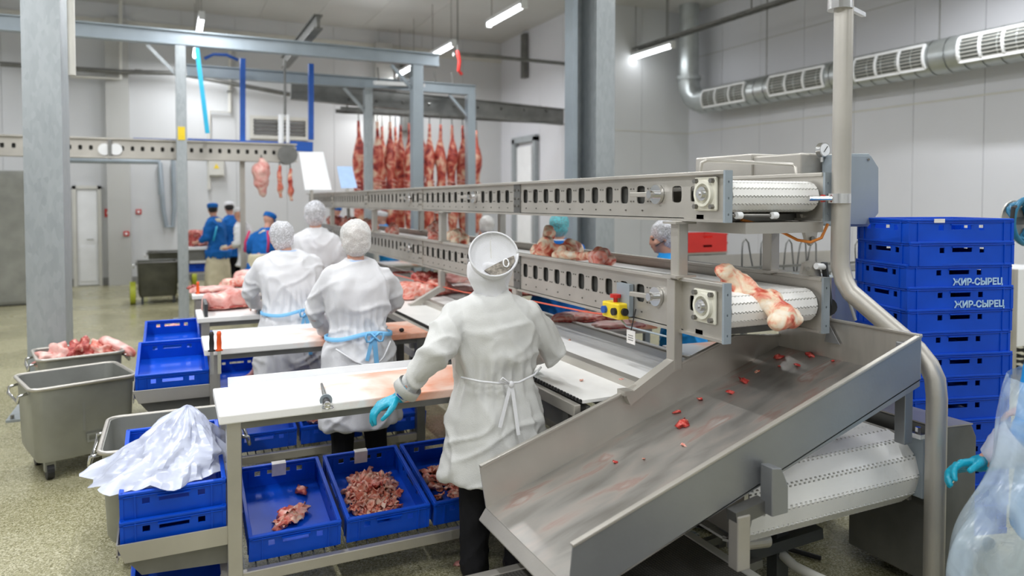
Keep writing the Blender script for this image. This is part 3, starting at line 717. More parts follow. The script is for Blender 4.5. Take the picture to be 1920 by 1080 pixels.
def conveyor(name, label, z0, z1, rr, rz, lower):
    t = thing(name, label, 'conveyor', (XA, YE, z0)); H = z1 - z0
    # front plate: slots 0.15 m apart
    def side(x, n):
        mb = MB(); y = YE + .38 if not lower else YE + .34
        mb.box((min(x, x + n * .006), YE, z0), (max(x, x + n * .006), YE + (.12), z1))
        ys = [(YE + .12, YE + .30, YE + .235, .018, .036), (YE + .30, YE + .44, YE + .355, .036, .040), (YE + .44, YE + .575, YE + .50, .001, .001)]
        yy = YE + .575
        while yy < YFAR - .2:
            ys.append((yy, yy + .15, yy + .075, .036, .046)); yy += .15
        for (a, b, c, sa, sb) in ys:
            if sa < .005: mb.box((min(x, x + n * .006), a, z0), (max(x, x + n * .006), b, z1)); continue
            mb.slot_cell((x, 0, z0), Y3, Z3, (n, 0, 0), a, b, H, .006, (c, H * .57), sa, sb)
        return mb, yy
    mb, yy = side(XA, 1); obj('side_plate', mb, 'steel', t, world=True)
    obj('side_plate', MB().box((XB - .006, YE, z0), (XB, YFAR, z1)), 'steel', t, world=True)
    obj('slot_shade_sheet', MB().box((XA + .020, YE + .46, z0 + .01), (XA + .026, YFAR, z1 - .05)), 'hole', t, world=True)  # added dark sheet, stands for the unlit inside behind the front slots
    for x, s in ((XA, -1), (XB, 1)):
        obj('top_rail', MB().box((x - .022 + s * .006, YE, z1 - .004), (x + .022 + s * .006, YFAR, z1 + .014)), 'steel', t, world=True, bevel=.003)
        obj('bottom_rail', MB().box((x - .018, YE, z0 - .012), (x + .014, YFAR, z0)), 'steel', t, world=True)
        obj('end_plate', MB().plate((x - .028 + (s + 1) * .01, YE - .012, z0 - .012), X3, Z3, Y3, .062 - .02, H + .026, .012, [(.016, .03, .024, .04), (.016, H * .5, .024, H * .5 + .01), (.016, H - .03, .024, H - .02)]), 'steel_blue', t, world=True)
    obj('bottom_pan', MB().box((XA, YE + .3, z0 - .002), (XB, YFAR, z0 + .004)), 'steel_dark', t, world=True)
    # belt: links near the end, plain run beyond
    yb = link_belt_world(t, XA + .03, XB - XA - .06, YE + .01, rz, rr, .034, 26, 10, .002, .02)
    obj('belt_run', MB().box((XA + .03, yb, rz + rr - .004), (XB - .03, YFAR, rz + rr + .008)).box((XA + .03, yb, rz - rr - .008), (XB - .03, YFAR, rz - rr)), 'belt', t, world=True)
    obj('end_roller', MB().cyl((XA + .008, YE + .012 + rr, rz), (XB - .008, YE + .012 + rr, rz), rr - .004, 24), 'steel_dark', t, world=True, smooth=True, angle=40)
    obj('cross_bar', MB().box((XA, YE + .16, z0 - .012), (XB, YE + .21, z0 + .02)), 'steel_dark', t, world=True)
    # bolts between slots, as one part (too small to pick out singly)
    mb = MB(); y = YE + .575
    while y < 7.2:
        for dz in (.40, .72):
            for dy in (-.012, .012): mb.cbox((XA - .002, y + dy, z0 + H * dz), (.006, .007, .007))
        mb.cbox((XA - .002, y + .06, z0 + H * .17), (.006, .008, .008))
        y += .15
    o = obj('rivets', mb, 'bolt', t, world=True); o['kind'] = 'stuff'
    # bearing housing on the near end of the front plate
    yc, zc = YE + .135, z0 + H * .57
    b = obj('bearing_housing', MB().cbox((XA - .008, yc, zc), (.016, .15, .155)), 'bone_plastic', t, world=True, bevel=.02)
    rg = MB(); rg.loft([circ((XA - .016, yc, zc), .062, X3, 28), circ((XA - .032, yc, zc), .058, X3, 28), circ((XA - .032, yc, zc), .046, X3, 28), circ((XA - .014, yc, zc), .044, X3, 28)], False)
    obj('bearing_ring', rg, 'bone_plastic', b, world=True, smooth=True, angle=30)
    hb = MB().cyl((XA - .01, yc, zc), (XA - .036, yc, zc), .032, 20).cyl((XA - .03, yc, zc), (XA - .05, yc, zc), .021, 16).cyl((XA - .05, yc, zc), (XA - .056, yc, zc), .009, 8)
    obj('shaft_hub', hb, 'chrome', b, world=True, smooth=True, angle=30)
    for sy in (-1, 1):
        for sz in (-1, 1): obj('bolt', MB().cyl((XA - .014, yc + sy * .055, zc + sz * .058), (XA - .034, yc + sy * .055, zc + sz * .058), .012, 6), 'bolt', b, world=True)
    # round knob with lever
    for y in ((YE + .50,) if not lower else (YE + .50,)) + ((5.37,) if lower else (5.37,)) + (7.1,):
        kz = z0 + H * .57
        obj('knob_flange', MB().cyl((XA - .002, y, kz), (XA - .02, y, kz), .048, 20), 'chrome', t, world=True, smooth=True, angle=30)
        obj('lever', MB().bar((XA - .03, y, kz), (XA - .06, y + .15, kz), .022, .024), 'steel', t, world=True, bevel=.003)
        obj('lever_hub', MB().cyl((XA - .018, y, kz), (XA - .06, y, kz), .02, 14), 'chrome', t, world=True, smooth=True, angle=30)
    for y in (4.58, 6.75, 8.9, 11.0):
        mb = MB().box((XA - .008, y - .05, z0 - .01), (XA, y + .05, z1))
        sp = obj('splice_plate', mb, 'steel_dark' if y < 5 else 'steel', t, world=True)
        for q in (.25, .5, .78):
            for dy in (-.028, .028): obj('bolt', MB().cyl((XA - .008, y + dy, z0 + H * q), (XA - .018, y + dy, z0 + H * q), .009, 6), 'bolt', sp, world=True)
    return t
def link_belt_world(t, x0, W, ye, zc, r, pitch, nt_, nb_, amp, tooth, **k):
    l = t.location
    return link_belt(t, x0 - l.x, W, ye - l.y, zc - l.z, r, pitch, nt_, nb_, amp, tooth, **k) + l.y
uc = conveyor('belt_conveyor', 'upper tier perforated steel belt conveyor with its empty white belt', UP0, UP1, .062, 1.842, False)
lc = conveyor('belt_conveyor', 'lower tier perforated steel belt conveyor carrying bones on its white belt', LO0, LO1, .070, 1.325, True)
# handle bar on the upper conveyor top, scraper knobs, drive boxes at the back
h = [P(1313, 326, x=XA + .02), P(1316, 305, x=XA + .02), P(1324, 301, x=XA + .03), P(1485, 308, x=XB), P(1491, 314, x=XB), P(1493, 330, x=XB)]
obj('handle_bar', MB().tube(h, .009, 8), 'steel', uc, world=True, smooth=True, angle=60)
for px, py in ((1380, 404), (1447, 404)):
    q = P(px, py, y=YE + .02); obj('scraper_clamp', MB().cyl(q, q + V((.03, 0, 0)), .016, 12), 'white', uc, world=True)
obj('scraper_rod', MB().cyl(P(1372, 404, y=YE + .03), P(1460, 404, y=YE + .03), .008), 'bolt', uc, world=True)
obj('drive_pan', MB().prism([(XA + .12, YE + .02, UP0 - .015), (XB + .02, YE + .02, UP0 - .015), (XB + .02, YE + .5, UP0 - .015), (XA + .12, YE + .5, UP0 - .015)], (0, 0, -.05)), 'steel', uc, world=True)
q = P(1522, 440, y=YE + .12)
obj('pivot_bracket', MB().prism([q + V((-.08, 0, .10)), q + V((.06, 0, .10)), q + V((.03, 0, -.03)), q + V((.0, 0, -.055)), q + V((-.03, 0, -.03))], (0, .02, 0)), 'steel', uc, world=True)
obj('pivot_bolt', MB().cyl(q + V((0, -.01, -.02)), q + V((0, .03, -.02)), .014, 8), 'bolt', uc, world=True)
# posts between tiers (parts of the lower conveyor)
def tier_post(y, x=XA, w_=.06, mat='steel'):
    p = obj('tier_post', MB().box((x - w_ / 2 - .01, y - w_ / 2, LO1 - .0), (x + w_ / 2 - .01, y + w_ / 2, UP0 - .012)), mat, lc, world=True, bevel=.006)
    for z in (LO1 + .018, UP0 - .02): obj('foot_plate', MB().box((x - .07, y - .05, z - .005), (x + .05, y + .05, z + .005)), mat, p, world=True)
for y in (2.78, 6.11, 8.5, 11.0): tier_post(y)
for y in (2.78, 6.11, 8.5): tier_post(y, XB)
# near vertical channel and brackets carrying the lower tier on the belt bench
def leg_frame(y, zf, ch=False):
    f = obj('support_leg', MB().box((XA - .045, y - .03, LO0 - .19), (XA + .005, y + .03, LO1 if ch else LO0)), 'steel', lc, world=True, bevel=.004)
    obj('diagonal', MB().bar((XA - .02, y, LO0 - .16), (XA - .30, y, LO0 - .31), .055, .05), 'steel', f, world=True)
    obj('foot', MB().box((XA - .325, y - .03, zf), (XA - .275, y + .03, LO0 - .285)), 'steel', f, world=True)
leg_frame(2.80, .945, True); leg_frame(6.11, .76); leg_frame(9.3, .80)
for y in (4.58,): obj('support_leg', MB().box((XA - .03, y - .03, .9), (XA + .02, y + .03, LO0)), 'steel', lc, world=True)
# drive unit boxes behind the upper conveyor end
t = thing('drive_unit', 'beige steel drive housing behind the near end of the upper conveyor', 'machine', (3.1, 3.25, 1.9))
a, b = P(1397, 330, y=3.3), P(1486, 292, y=3.3)
obj('motor_box', MB().box((a.x, 3.25, a.z - .06), (b.x + .3, 3.75, b.z)), 'steel', t, world=True, bevel=.008)
a, b = P(1487, 330, y=2.95), P(1556, 290, y=2.95)
obj('gear_box', MB().box((a.x, 2.9, a.z - .25), (b.x, 3.3, b.z)), 'steel_dark' if 0 else 'steel', t, world=True, bevel=.01)
obj('mount_arm', MB().box((XB - .02, 2.95, 1.74), (a.x + .1, 3.05, 1.80)), 'steel', t, world=True)
# pressure gauge
q = P(1547, 281, y=2.85)
g = thing('pressure_gauge', 'round pressure gauge on top of the drive housing', 'gauge', tuple(q - V((0, 0, .045))))
obj('case', MB().cyl(q + V((0, .03, 0)), q, .040, 24), 'chrome', g, world=True, smooth=True, angle=30)
obj('dial', MB().cyl(q, q + V((0, -.002, 0)), .034, 24), 'white', g, world=True)
obj('needle', MB().bar(q + V((-.012, -.004, -.012)), q + V((.015, -.004, .02)), .004, .002), 'black', g, world=True)
obj('stem', MB().cyl(q + V((0, .02, -.035)), q + V((0, .02, -.065)), .009, 8), 'chrome', g, world=True)
# grey-blue switch cabinet with cut corner, behind the pole
yk = 2.72; A = [P(1587, 288, y=yk), P(1630, 288, y=yk), P(1645, 312, y=yk), P(1645, 402, y=yk), P(1628, 425, y=yk), P(1587, 425, y=yk)]
t = thing('control_cabinet', 'grey blue control cabinet with cut corners behind the round steel pole', 'cabinet', tuple(A[5]))
obj('body', MB().prism(A, (0, .16, 0)), 'steel_blue', t, world=True, bevel=.004)
obj('door', MB().prism([p + (sum(A, V()) / 6 - p) * .06 for p in A], (0, -.012, 0)), 'steel_blue', t, world=True, bevel=.002)
obj('lock', MB().cyl(P(1592, 356, y=yk - .03), P(1592, 356, y=yk), .008), 'bolt', t, world=True)
obj('screw', MB().cyl(P(1629, 299, y=yk - .02), P(1629, 299, y=yk), .006), 'bolt', t, world=True)
# electric cable below the upper conveyor
pipe([P(1390, 412, y=2.6), P(1440, 425, y=2.6), P(1470, 437, y=2.6), P(1495, 450, y=2.55), P(1520, 454, y=2.5), P(1540, 446, y=2.5), P(1552, 420, y=2.5)], .007, 'thin orange cable looping below the upper conveyor end', 'cable_orange', 'cable', 'power_cable')
pipe([P(660, 495, x=XA - .012), P(760, 520, x=XA - .012), P(870, 548, x=XA - .012), P(1000, 565, x=XA - .012), P(1100, 585, x=XA - .012), P(1135, 590, x=XA - .012)], .005, 'red cable strung along the bottom edge of the lower conveyor', 'cable_red', 'cable', 'trip_cable')

# ---- emergency stop box
q = P(1154, 581, x=XA - .05)
t = thing('emergency_stop', 'yellow emergency stop box with red button on the lower conveyor', 'control box', tuple(q + V((0, 0, -.045))))
bx = obj('case', MB().cbox((0, 0, .045), (.07, .16, .085)), 'yellow', t, bevel=.008)
obj('red_button', MB().cyl((0, .0, .088), (0, .0, .115), .012, 10).cyl((0, .0, .112), (0, .0, .13), .03, 16), 'red', t, smooth=True, angle=40)
obj('blue_button', MB().cyl((-.035, .045, .045), (-.052, .045, .045), .02, 16), 'blue_paint', t)
obj('black_button', MB().cyl((-.035, -.05, .045), (-.052, -.05, .045), .02, 16), 'black', t)
obj('black_button', MB().cyl((-.0, -.08, .045), (-.0, -.095, .045), .02, 16), 'black', t)
obj('bracket', MB().box((.02, -.10, .02), (.045, .02, .19)), 'steel_blue', t)
q = P(1183, 632, x=XA - .04)
t = thing('hanging_tag', 'white paper tag hanging below the yellow stop box', 'tag', tuple(q + V((0, 0, -.035))))
obj('card', MB().cbox((0, 0, .035), (.003, .075, .07)), 'paper', t); obj('cord', MB().cyl((0, 0, .07), (.03, 0, .18), .003, 5), 'black', t)
for k in range(3): obj('print_line', MB().cbox((-.002, 0, .02 + k * .012), (.001, .045, .003)), 'steel_dark', t)
# loose cable under stop box
pipe([P(1165, 600, x=XA - .03), P(1175, 612, x=XA - .03), P(1215, 622, x=XA - .03), P(1262, 634, x=XA - .03)], .005, 'grey cable sagging below the lower conveyor', 'steel_blue', 'cable', 'signal_cable')

# ================================================================ belt bench below the conveyors
ZB = .935
t = thing('belt_bench', 'long bench of two white modular belts below the twin conveyor', 'conveyor', (1.66, 2.9, 0))
def bl(x0, x1, z, y0, y1):
    obj('belt', MB().box((x0, y0, z - .015), (x1, y1, z)), 'belt', t, world=True)
bl(1.70, 2.02, ZB - .03, 2.85, 13.0)
bl(2.09, 2.62, ZB, 2.85, 13.0)
obj('divider_rail', MB().box((2.015, 2.84, ZB - .10), (2.085, 13.0, ZB + .012)), 'steel', t, world=True, bevel=.006)
obj('edge_rail', MB().box((1.65, 2.84, ZB - .10), (1.685, 13.0, ZB - .045)), 'steel', t, world=True, bevel=.004)
obj('edge_rail', MB().box((2.63, 2.84, ZB - .08), (2.67, 13.0, ZB + .01)), 'steel', t, world=True, bevel=.004)
mb = MB()
for k in range(170): mb.cbox((1.692, 2.86 + k * .03, ZB - .034), (.012, .016, .012))
o = obj('belt_teeth', mb, 'black', t, world=True); o['kind'] = 'stuff'
for x in (1.69, 2.05, 2.6):
    for y in (2.95, 5.4, 7.9, 10.4): obj('leg', MB().box((x - .025, y - .025, 0), (x + .025, y + .025, ZB - .09)), 'steel_dark', t, world=True)
for y in (2.9, 5.4, 7.9, 10.4): obj('cross_member', MB().box((1.66, y - .02, .3), (2.64, y + .02, .35)), 'steel_dark', t, world=True)
obj('lower_rail', MB().box((1.66, 2.85, .62), (1.70, 13, .68)), 'steel', t, world=True)
obj('side_skirt', MB().box((1.72, 2.85, ZB - .22), (1.74, 13, ZB - .06)), 'steel_dark', t, world=True)

# ================================================================ chute
CX0, CX1, CY0, CY1 = 1.20, 2.86, 2.02, 2.81
SL = (1.248 - .679) / (2.85 - 1.149)
def ct(x): return .679 + (x - 1.149) * SL
def cf(x): return ct(x) - .185
ch = thing('discharge_chute', 'large sloping stainless steel chute in the foreground with scraps of meat', 'chute', (2.0, 2.4, .6))
T_ = .005
obj('floor_sheet', MB().prism([(CX0, CY0, cf(CX0)), (CX1, CY0, cf(CX1)), (CX1, CY1, cf(CX1)), (CX0, CY1, cf(CX0))], (0, 0, -T_)), 'chute', ch, world=True)
nw = [(CX0 - .05, CY0, cf(CX0) - .01), (CX0 - .03, CY0, ct(CX0)), (CX1, CY0, ct(CX1)), (CX1, CY0, cf(CX1) - .03)]
obj('near_wall', MB().prism(nw, (0, T_, 0)), 'steel_wall', ch, world=True)
fb = 2.55
obj('far_wall', MB().prism([(CX0 - .0, CY1, cf(CX0)), (CX0 - .03, CY1, ct(CX0)), (fb, CY1, ct(fb) - .01), (CX1, CY1, 1.118), (CX1, CY1, cf(CX1))], (0, T_, 0)), 'steel_plate', ch, world=True)
obj('end_wall', MB().prism([(CX1, CY0, cf(CX1)), (CX1, CY0, ct(CX1)), (CX1, CY1 - .1, ct(CX1)), (CX1, CY1, ct(CX1) - .1), (CX1, CY1, cf(CX1))], (T_, 0, 0)), 'steel_plate', ch, world=True)
def rim(a, b, n): 
    obj('folded_rim', MB().bar(a, b, .022, .012, n), 'steel', ch, world=True, bevel=.003)
rim((CX0 - .03, CY0 + .008, ct(CX0 - .0)), (CX1 + .01, CY0 + .008, ct(CX1)), Z3)
rim((CX0 - .03, CY1 - .004, ct(CX0 - .0)), (fb, CY1 - .004, ct(fb) - .005), Z3)
rim((fb, CY1 - .004, ct(fb) - .005), (CX1, CY1 - .004, 1.122), Z3)
rim((CX1 + .003, CY0, ct(CX1)), (CX1 + .003, CY1 - .1, ct(CX1)), Z3)
obj('front_lip', MB().prism([(CX0, CY0 - .02, cf(CX0) - .002), (CX0, CY1 + .005, cf(CX0) - .002), (CX0 - .03, CY1 + .005, cf(CX0) - .045), (CX0 - .03, CY0 - .02, cf(CX0) - .045)], (0, 0, -.005)), 'steel', ch, world=True)
obj('bent_flap', MB().prism([P(1547, 640, x=CX1 - .01), P(1554, 606, x=CX1 - .01), P(1575, 646, x=CX1 - .01)], (-.004, 0, 0)), 'steel_wall', ch, world=True)
# brackets carrying the chute
bk = [P(x, y, y=CY0 - .02) for x, y in ((1426, 868), (1443, 868), (1455, 900), (1455, 950), (1425, 958), (1425, 920))]
cb = obj('carry_bracket', MB().prism(bk, (0, -.06, 0)), 'steel_wall', ch, world=True, bevel=.004)
obj('bracket_arm', MB().bar(P(1372, 970, y=CY0 - .02), P(1430, 945, y=CY0 - .02), .05, .05, (0, 1, 0)), 'steel_dark', cb, world=True)
q = P(1381, 980, y=CY0 - .01)
obj('hanger_strut', MB().box((q.x - .03, CY0 - .05, q.z - .16), (q.x + .03, CY0 + .0, q.z + .04)), 'steel', ch, world=True, bevel=.004)
q1 = P(1695, 728, y=CY0 + .06); q2 = P(1703, 828, y=CY0 + .06)
obj('support_post', MB().box((q1.x - .025, CY0 + .035, q2.z), (q1.x + .025, CY0 + .085, q1.z + .2)), 'steel_wall', ch, world=True, bevel=.003)

# ================================================================ large lower belt conveyor under the chute
L0 = 2.02
bc = thing('belt_conveyor', 'wide white belt conveyor end below the chute beside the gloved hand', 'conveyor', (L0, 2.1, .5))
RZ, RR = .60, .15
yb = link_belt_world(bc, L0, .97, 2.12, RZ, RR, .085, 7, 4, .006, .026, T=.010)
obj('belt_run', MB().box((L0, yb, RZ + RR - .004), (L0 + .97, 5.2, RZ + RR + .01)), 'belt', bc, world=True)
obj('end_roller', MB().cyl((L0 + .01, 2.12 + RR, RZ), (L0 + .96, 2.12 + RR, RZ), RR - .012, 20), 'steel_dark', bc, world=True)
xe = L0 + .975
obj('frame_plate', MB().box((xe, 2.16, RZ - .13), (xe + .02, 5.2, RZ + .16)), 'steel', bc, world=True)
q = P(1713, 880, y=2.10)
fp = obj('end_block', MB().box((xe - .005, 2.09, q.z - .14), (xe + .05, 2.17, q.z + .13)), 'steel_blue', bc, world=True, bevel=.005)
for dz in (-.1, .08): obj('bolt', MB().cyl((xe + .022, 2.09, q.z + dz), (xe + .022, 2.083, q.z + dz), .008, 8), 'bolt', fp, world=True)
obj('top_nut', MB().cyl((xe + .0, 2.12, q.z + .13), (xe + .0, 2.12, q.z + .175), .012, 6).cbox((xe, 2.12, q.z + .14), (.05, .06, .02)), 'chrome', fp, world=True)
obj('tension_rod', MB().tube([(xe + .03, 2.09, q.z - .0), (xe + .03, 2.02, q.z - .01), (xe + .035, 1.98, q.z - .03)], .01), 'chrome', fp, world=True)
obj('frame_plate', MB().box((L0 - .03, 2.12, RZ - .10), (L0 - .01, 5.2, RZ + .12)), 'steel', bc, world=True)
for px, y in ((1484, 2.5), (1484, 4.6)):
    x = P(1484, 1000, y=2.35).x
    lg = obj('leg', MB().box((x - .035, y - .1, .0), (x + .035, y - .04, RZ - .14)), 'dark_leg', bc, world=True)
    if y < 3: obj('leg_arm', MB().bar((x - .22, y - .08, .26), (x + .2, y - .12, .30), .06, .05), 'dark_leg', lg, world=True)
for dz, dy in ((.25, .1), (.25, .35)): obj('cross_rod', MB().bar((1.55, 2.2 + dy, dz - .02), (2.3, 2.25 + dy, dz), .03, .035), 'steel_dark', bc, world=True)
obj('cross_roller', MB().cyl(P(1372, 1020, y=2.25), P(1438, 1012, y=2.25), .03), 'steel', bc, world=True)
# drive box
t = thing('drive_box', 'dark steel drive box with chamfered corner behind the round pole', 'machine box', (3.06, 2.07, 0))
pts = [(0, 0, .06), (.27, 0, .06), (.27, 0, .70), (.22, 0, .80), (0, 0, .82)]
obj('casing', MB().prism([(0, -0, .10), (.20, 0, .02), (.27, 0, .06), (.27, 0, .74), (.235, 0, .80), (0, 0, .815)], (0, .46, 0)), 'steel_dark', t, bevel=.006)
obj('lid', MB().prism([(-.004, -.004, .816), (.235, -.004, .802), (.235, .464, .802), (-.004, .464, .816)], (0, 0, .006)), 'steel', t)
obj('foot', MB().box((.02, .05, 0), (.08, .12, .12)), 'black', t); obj('foot', MB().box((.18, .3, 0), (.24, .4, .05)), 'black', t)
obj('side_bolt', MB().cyl((-.03, .44, .45), (.0, .44, .45), .04, 10), 'black', t)
# floor cable
pipe([(2.95, 2.6, .015), (2.8, 2.9, .015), (2.55, 3.3, .015), (2.3, 3.6, .015)], .012, 'black cable lying on the floor under the wide belt', 'black', 'cable', 'floor_cable')
# ---- the bent round pole
pts = [(2.93, 2.42, ZC)]; 
lo = P(1575, 510, y=2.40); ztop = lo.z
X0_, Y0_ = lo.x, 2.40
q = P(1757, 720, x=2.97)
path = [(X0_, Y0_, ZC), (X0_, Y0_, ztop + .12), (X0_, Y0_, ztop + .03), (X0_ + .004, Y0_ - .02, ztop - .04), (X0_ + .01, Y0_ - .05, ztop - .09)]
path += [(2.965, q.y + .09, q.z + .13), (2.97, q.y + .04, q.z + .075), (2.97, q.y + .01, q.z + .02), (2.97, q.y, q.z - .06), (2.97, q.y, .01)]
t = thing('bent_pole', 'round steel pole bent outward around the chute, rising to the ceiling', 'pole', (2.97, q.y, 0))
obj('tube', MB().tube(path, .042, 20), 'steel', t, world=True, smooth=True, angle=60)
obj('foot_flange', MB().cyl((2.97, q.y, 0), (2.97, q.y, .015), .09, 20), 'steel', t, world=True)
c = P(1573, 372, y=Y0_)
cl = obj('pipe_clamp', MB().cyl(c + V((0, 0, -.022)), c + V((0, 0, .022)), .052, 20), 'chrome', t, world=True, smooth=True, angle=30)
obj('clamp_stud', MB().cyl(c + V((-.16, .03, 0)), c + V((-.04, 0, 0)), .012, 10), 'chrome', cl, world=True)
obj('sealing_ring', MB().cyl(c + V((-.085, .02, 0)), c + V((-.075, .02, 0)), .018, 10), 'red', cl, world=True)
c = P(1575, 6, y=Y0_); obj('pipe_clamp', MB().cyl(c + V((0, 0, -.03)), c + V((0, 0, .03)), .055, 20).bar(c, c + V((.28, .1, 0)), .02, .02), 'chrome', t, world=True)
# linkage between conveyor tiers on the far side
q = P(1512, 510, y=2.5); t = thing('belt_tensioner', 'steel tensioner bracket with a green painted lever at the lower conveyor end', 'bracket', tuple(q))
obj('bracket_plate', MB().prism([P(x, y, y=2.52) for x, y in ((1503, 515), (1508, 493), (1522, 488), (1534, 492), (1541, 520))], (0, .015, 0)), 'steel', t, world=True)
obj('spacer', MB().cyl(P(1530, 499, y=2.5), P(1545, 500, y=2.5), .015), 'white', t, world=True)
obj('bolt', MB().cyl(P(1515, 504, y=2.51), P(1515, 504, y=2.49), .01), 'bolt', t, world=True)
obj('lever', MB().bar(P(1545, 492, y=2.5), P(1557, 580, y=2.5), .03, .012), 'dark_leg', t, world=True)
obj('wheel', MB().cyl(P(1551, 575, y=2.50), P(1551, 575, y=2.53), .045, 16), 'black', t, world=True)
# rear machine panel behind the bent pole
A = [P(x, y, y=2.95) for x, y in ((1560, 520), (1627, 523), (1645, 545), (1645, 600), (1640, 610), (1560, 610))]
t = thing('machine_panel', 'grey steel machine panel seen behind the bend of the round pole', 'machine', tuple(A[5]))
obj('panel', MB().prism(A, (0, .3, 0)), 'steel_blue', t, world=True, bevel=.004)
obj('leg', MB().box((A[5].x, 2.97, 0), (A[5].x + .06, 3.2, A[5].z + .02)), 'steel_dark', t, world=True)
obj('frame_edge', MB().bar(A[0], A[5], .03, .02, (0, 1, 0)), 'steel', t, world=True)
pipe([P(1582, 535, y=2.6), P(1592, 565, y=2.6), P(1604, 600, y=2.6)], .008, 'cream hose hanging behind the bent pole', 'offwhite', 'hose', 'air_hose')
# step platform below the chute
pf = thing('step_platform', 'low step platform with dark studded tread at the bottom edge', 'platform', (1.5, 1.8, 0))
px1 = P(1300, 1000, z=.3).x; pyb = P(960, 1060, z=.3).y
obj('tread_plate', MB().box((.95, .6, .285), (px1 - .04, pyb - .04, .298)), 'tread', pf, world=True)
obj('edge_frame', MB().box((px1 - .045, .6, .25), (px1, pyb, .304)), 'offwhite', pf, world=True, bevel=.004)
obj('edge_frame', MB().box((.90, pyb - .045, .25), (px1, pyb, .304)), 'steel', pf, world=True, bevel=.004)
obj('edge_frame', MB().box((.90, .6, .25), (.95, pyb, .304)), 'steel', pf, world=True)
for x in (.96, px1 - .03):
    for y in (.7, pyb - .06): obj('leg', MB().box((x - .02, y - .02, 0), (x + .02, y + .02, .25)), 'dark_leg', pf, world=True)
rl_ = thing('guide_rail', 'curved white steel guide rail under the chute by the floor', 'rail', (2.2, 2.3, .2))
obj('rail', MB().tube([P(x, y, z=.22) for x, y in ((1395, 930), (1430, 985), (1456, 1030), (1490, 1062), (1530, 1082), (1560, 1095))], .022, 10), 'offwhite', rl_, world=True, smooth=True)
# ================================================================ crates
def crate_meshes():
    W, D, H, T = .40, .60, .125, .005
    b = MB()
    b.box((-W / 2 + .008, -D / 2 + .008, 0), (W / 2 - .008, D / 2 - .008, .006))
    z0, hh = 0, H - .012
    def holes(L, sq): return [(L / 2 - .057, .070, L / 2 + .057, .092), (L / 2 - sq - .014, .066, L / 2 - sq + .014, .093), (L / 2 + sq - .014, .066, L / 2 + sq + .014, .093)]
    w2, d2 = W - .016, D - .016
    b.plate((-w2 / 2, -d2 / 2, 0), X3, Z3, -Y3, w2, hh, T, holes(w2, .105))
    b.plate((w2 / 2, d2 / 2, 0), -X3, Z3, Y3, w2, hh, T, holes(w2, .105))
    b.plate((w2 / 2, -d2 / 2, 0), Y3, Z3, X3, d2, hh, T, holes(d2, .115))
    b.plate((-w2 / 2, d2 / 2, 0), -Y3, Z3, -X3, d2, hh, T, holes(d2, .115))
    r = MB()       # rim, upper flange and lower ledge
    for (z, t_, o_) in ((H - .012, .012, .0), (H - .020, .005, .003)):
        for s in (-1, 1):
            r.box((-W / 2 - o_, s * (D / 2 - .006) - .009, z), (W / 2 + o_, s * (D / 2 - .006) + .009, z + t_))
            r.box((s * (W / 2 - .006) - .009, -D / 2 - o_, z), (s * (W / 2 - .006) + .009, D / 2 + o_, z + t_))
    ribs = MB()
    for s in (-1, 1):
        for q in (-1, 1):
            ribs.box((s * (W / 2 - .055) - .003, q * (D / 2 - .005) - .007, .004), (s * (W / 2 - .055) + .003, q * (D / 2 - .005) + .007, H - .012))
            ribs.box((s * (W / 2 - .005) - .007, q * (D / 2 - .055) - .003, .004), (s * (W / 2 - .005) + .007, q * (D / 2 - .055) + .003, H - .012))
            ribs.box((s * (W / 2 - .006) - .007, q * (D / 2 - .006) - .007, .004), (s * (W / 2 - .006) + .007, q * (D / 2 - .006) + .007, H - .012))
    lip = MB()      # hood over each hand slot
    for s in (-1, 1):
        lip.box((-.062, s * (D / 2 + .0) - .006, .093), (.062, s * (D / 2) + .006, .098)); lip.box((s * (W / 2) - .006, -.062, .093), (s * (W / 2) + .006, .062, .098))
    return b, r, ribs, lip
def crate_proto(mat):
    b, r, ribs, lip = crate_meshes()
    t = thing('plastic_crate', 'x', 'crate', (0, 0, 0))
    ch_ = [(obj('body', b, mat, t), []), (obj('rim', r, mat, t, bevel=.003), []), (obj('corner_ribs', ribs, mat, t), []), (obj('grip_lips', lip, mat, t), [])]
    ch_[2][0]['kind'] = ch_[3][0]['kind'] = 'stuff'
    return t, ch_
cproto, cch = crate_proto('blue'); cused = [False]
def crate(loc, rz, label, tilt=0, group=None):
    if not cused[0]:
        cused[0] = True; o = cproto; o.location = loc; o.rotation_euler = (tilt, 0, rz); o['label'] = label
        if group: o['group'] = group
        return o
    o = copy_tree(cproto, cch, loc, (tilt, 0, rz), label)
    if 'group' in o: del o['group']
    if group: o['group'] = group
    return o
# stack of E1 crates on the right. long side faces the viewer; front corner found from the photo
SD = R(90)
d0 = 3.60
cS, sS = math.cos(YAW), math.sin(YAW)
def camxy(l, d): return V((l * cS + d * sS, d * cS - l * sS, 0))
n0, n1 = camxy(.548 * 3.60, 3.60), camxy(.693 * 3.70, 3.70)
dirx = (n1 - n0).normalized(); dy = V((-dirx.y, dirx.x, 0))
cc = n0 + dirx * .30 + dy * .20
rzS = math.atan2(dirx.y, dirx.x) + R(90)
ords = ['topmost', 'second from the top', 'third from the top, upper one lettered', 'fourth from the top, lower one lettered', 'fifth from the top', 'sixth from the top', 'seventh from the top', 'eighth from the top', 'ninth from the top', 'tenth from the top', 'eleventh from the top', 'bottom one']
PIT = .1135; ztop = 1.82 - .088
st = []
NCR = 14
for k in range(NCR):
    lb = 'blue crate in the tall right stack, ' + (ords[k] if k < 11 else ['twelfth from the top', 'thirteenth from the top', 'bottom one'][k - 11])
    j = .004 * math.sin(k * 2.3)
    st.append(crate((cc.x + j, cc.y - j, ztop - .125 - PIT * k), rzS + R(.5 * math.sin(k * 1.7)), lb, 0, 'stacked blue crates by the right wall'))
zb = ztop - .125 - PIT * (NCR - 1)
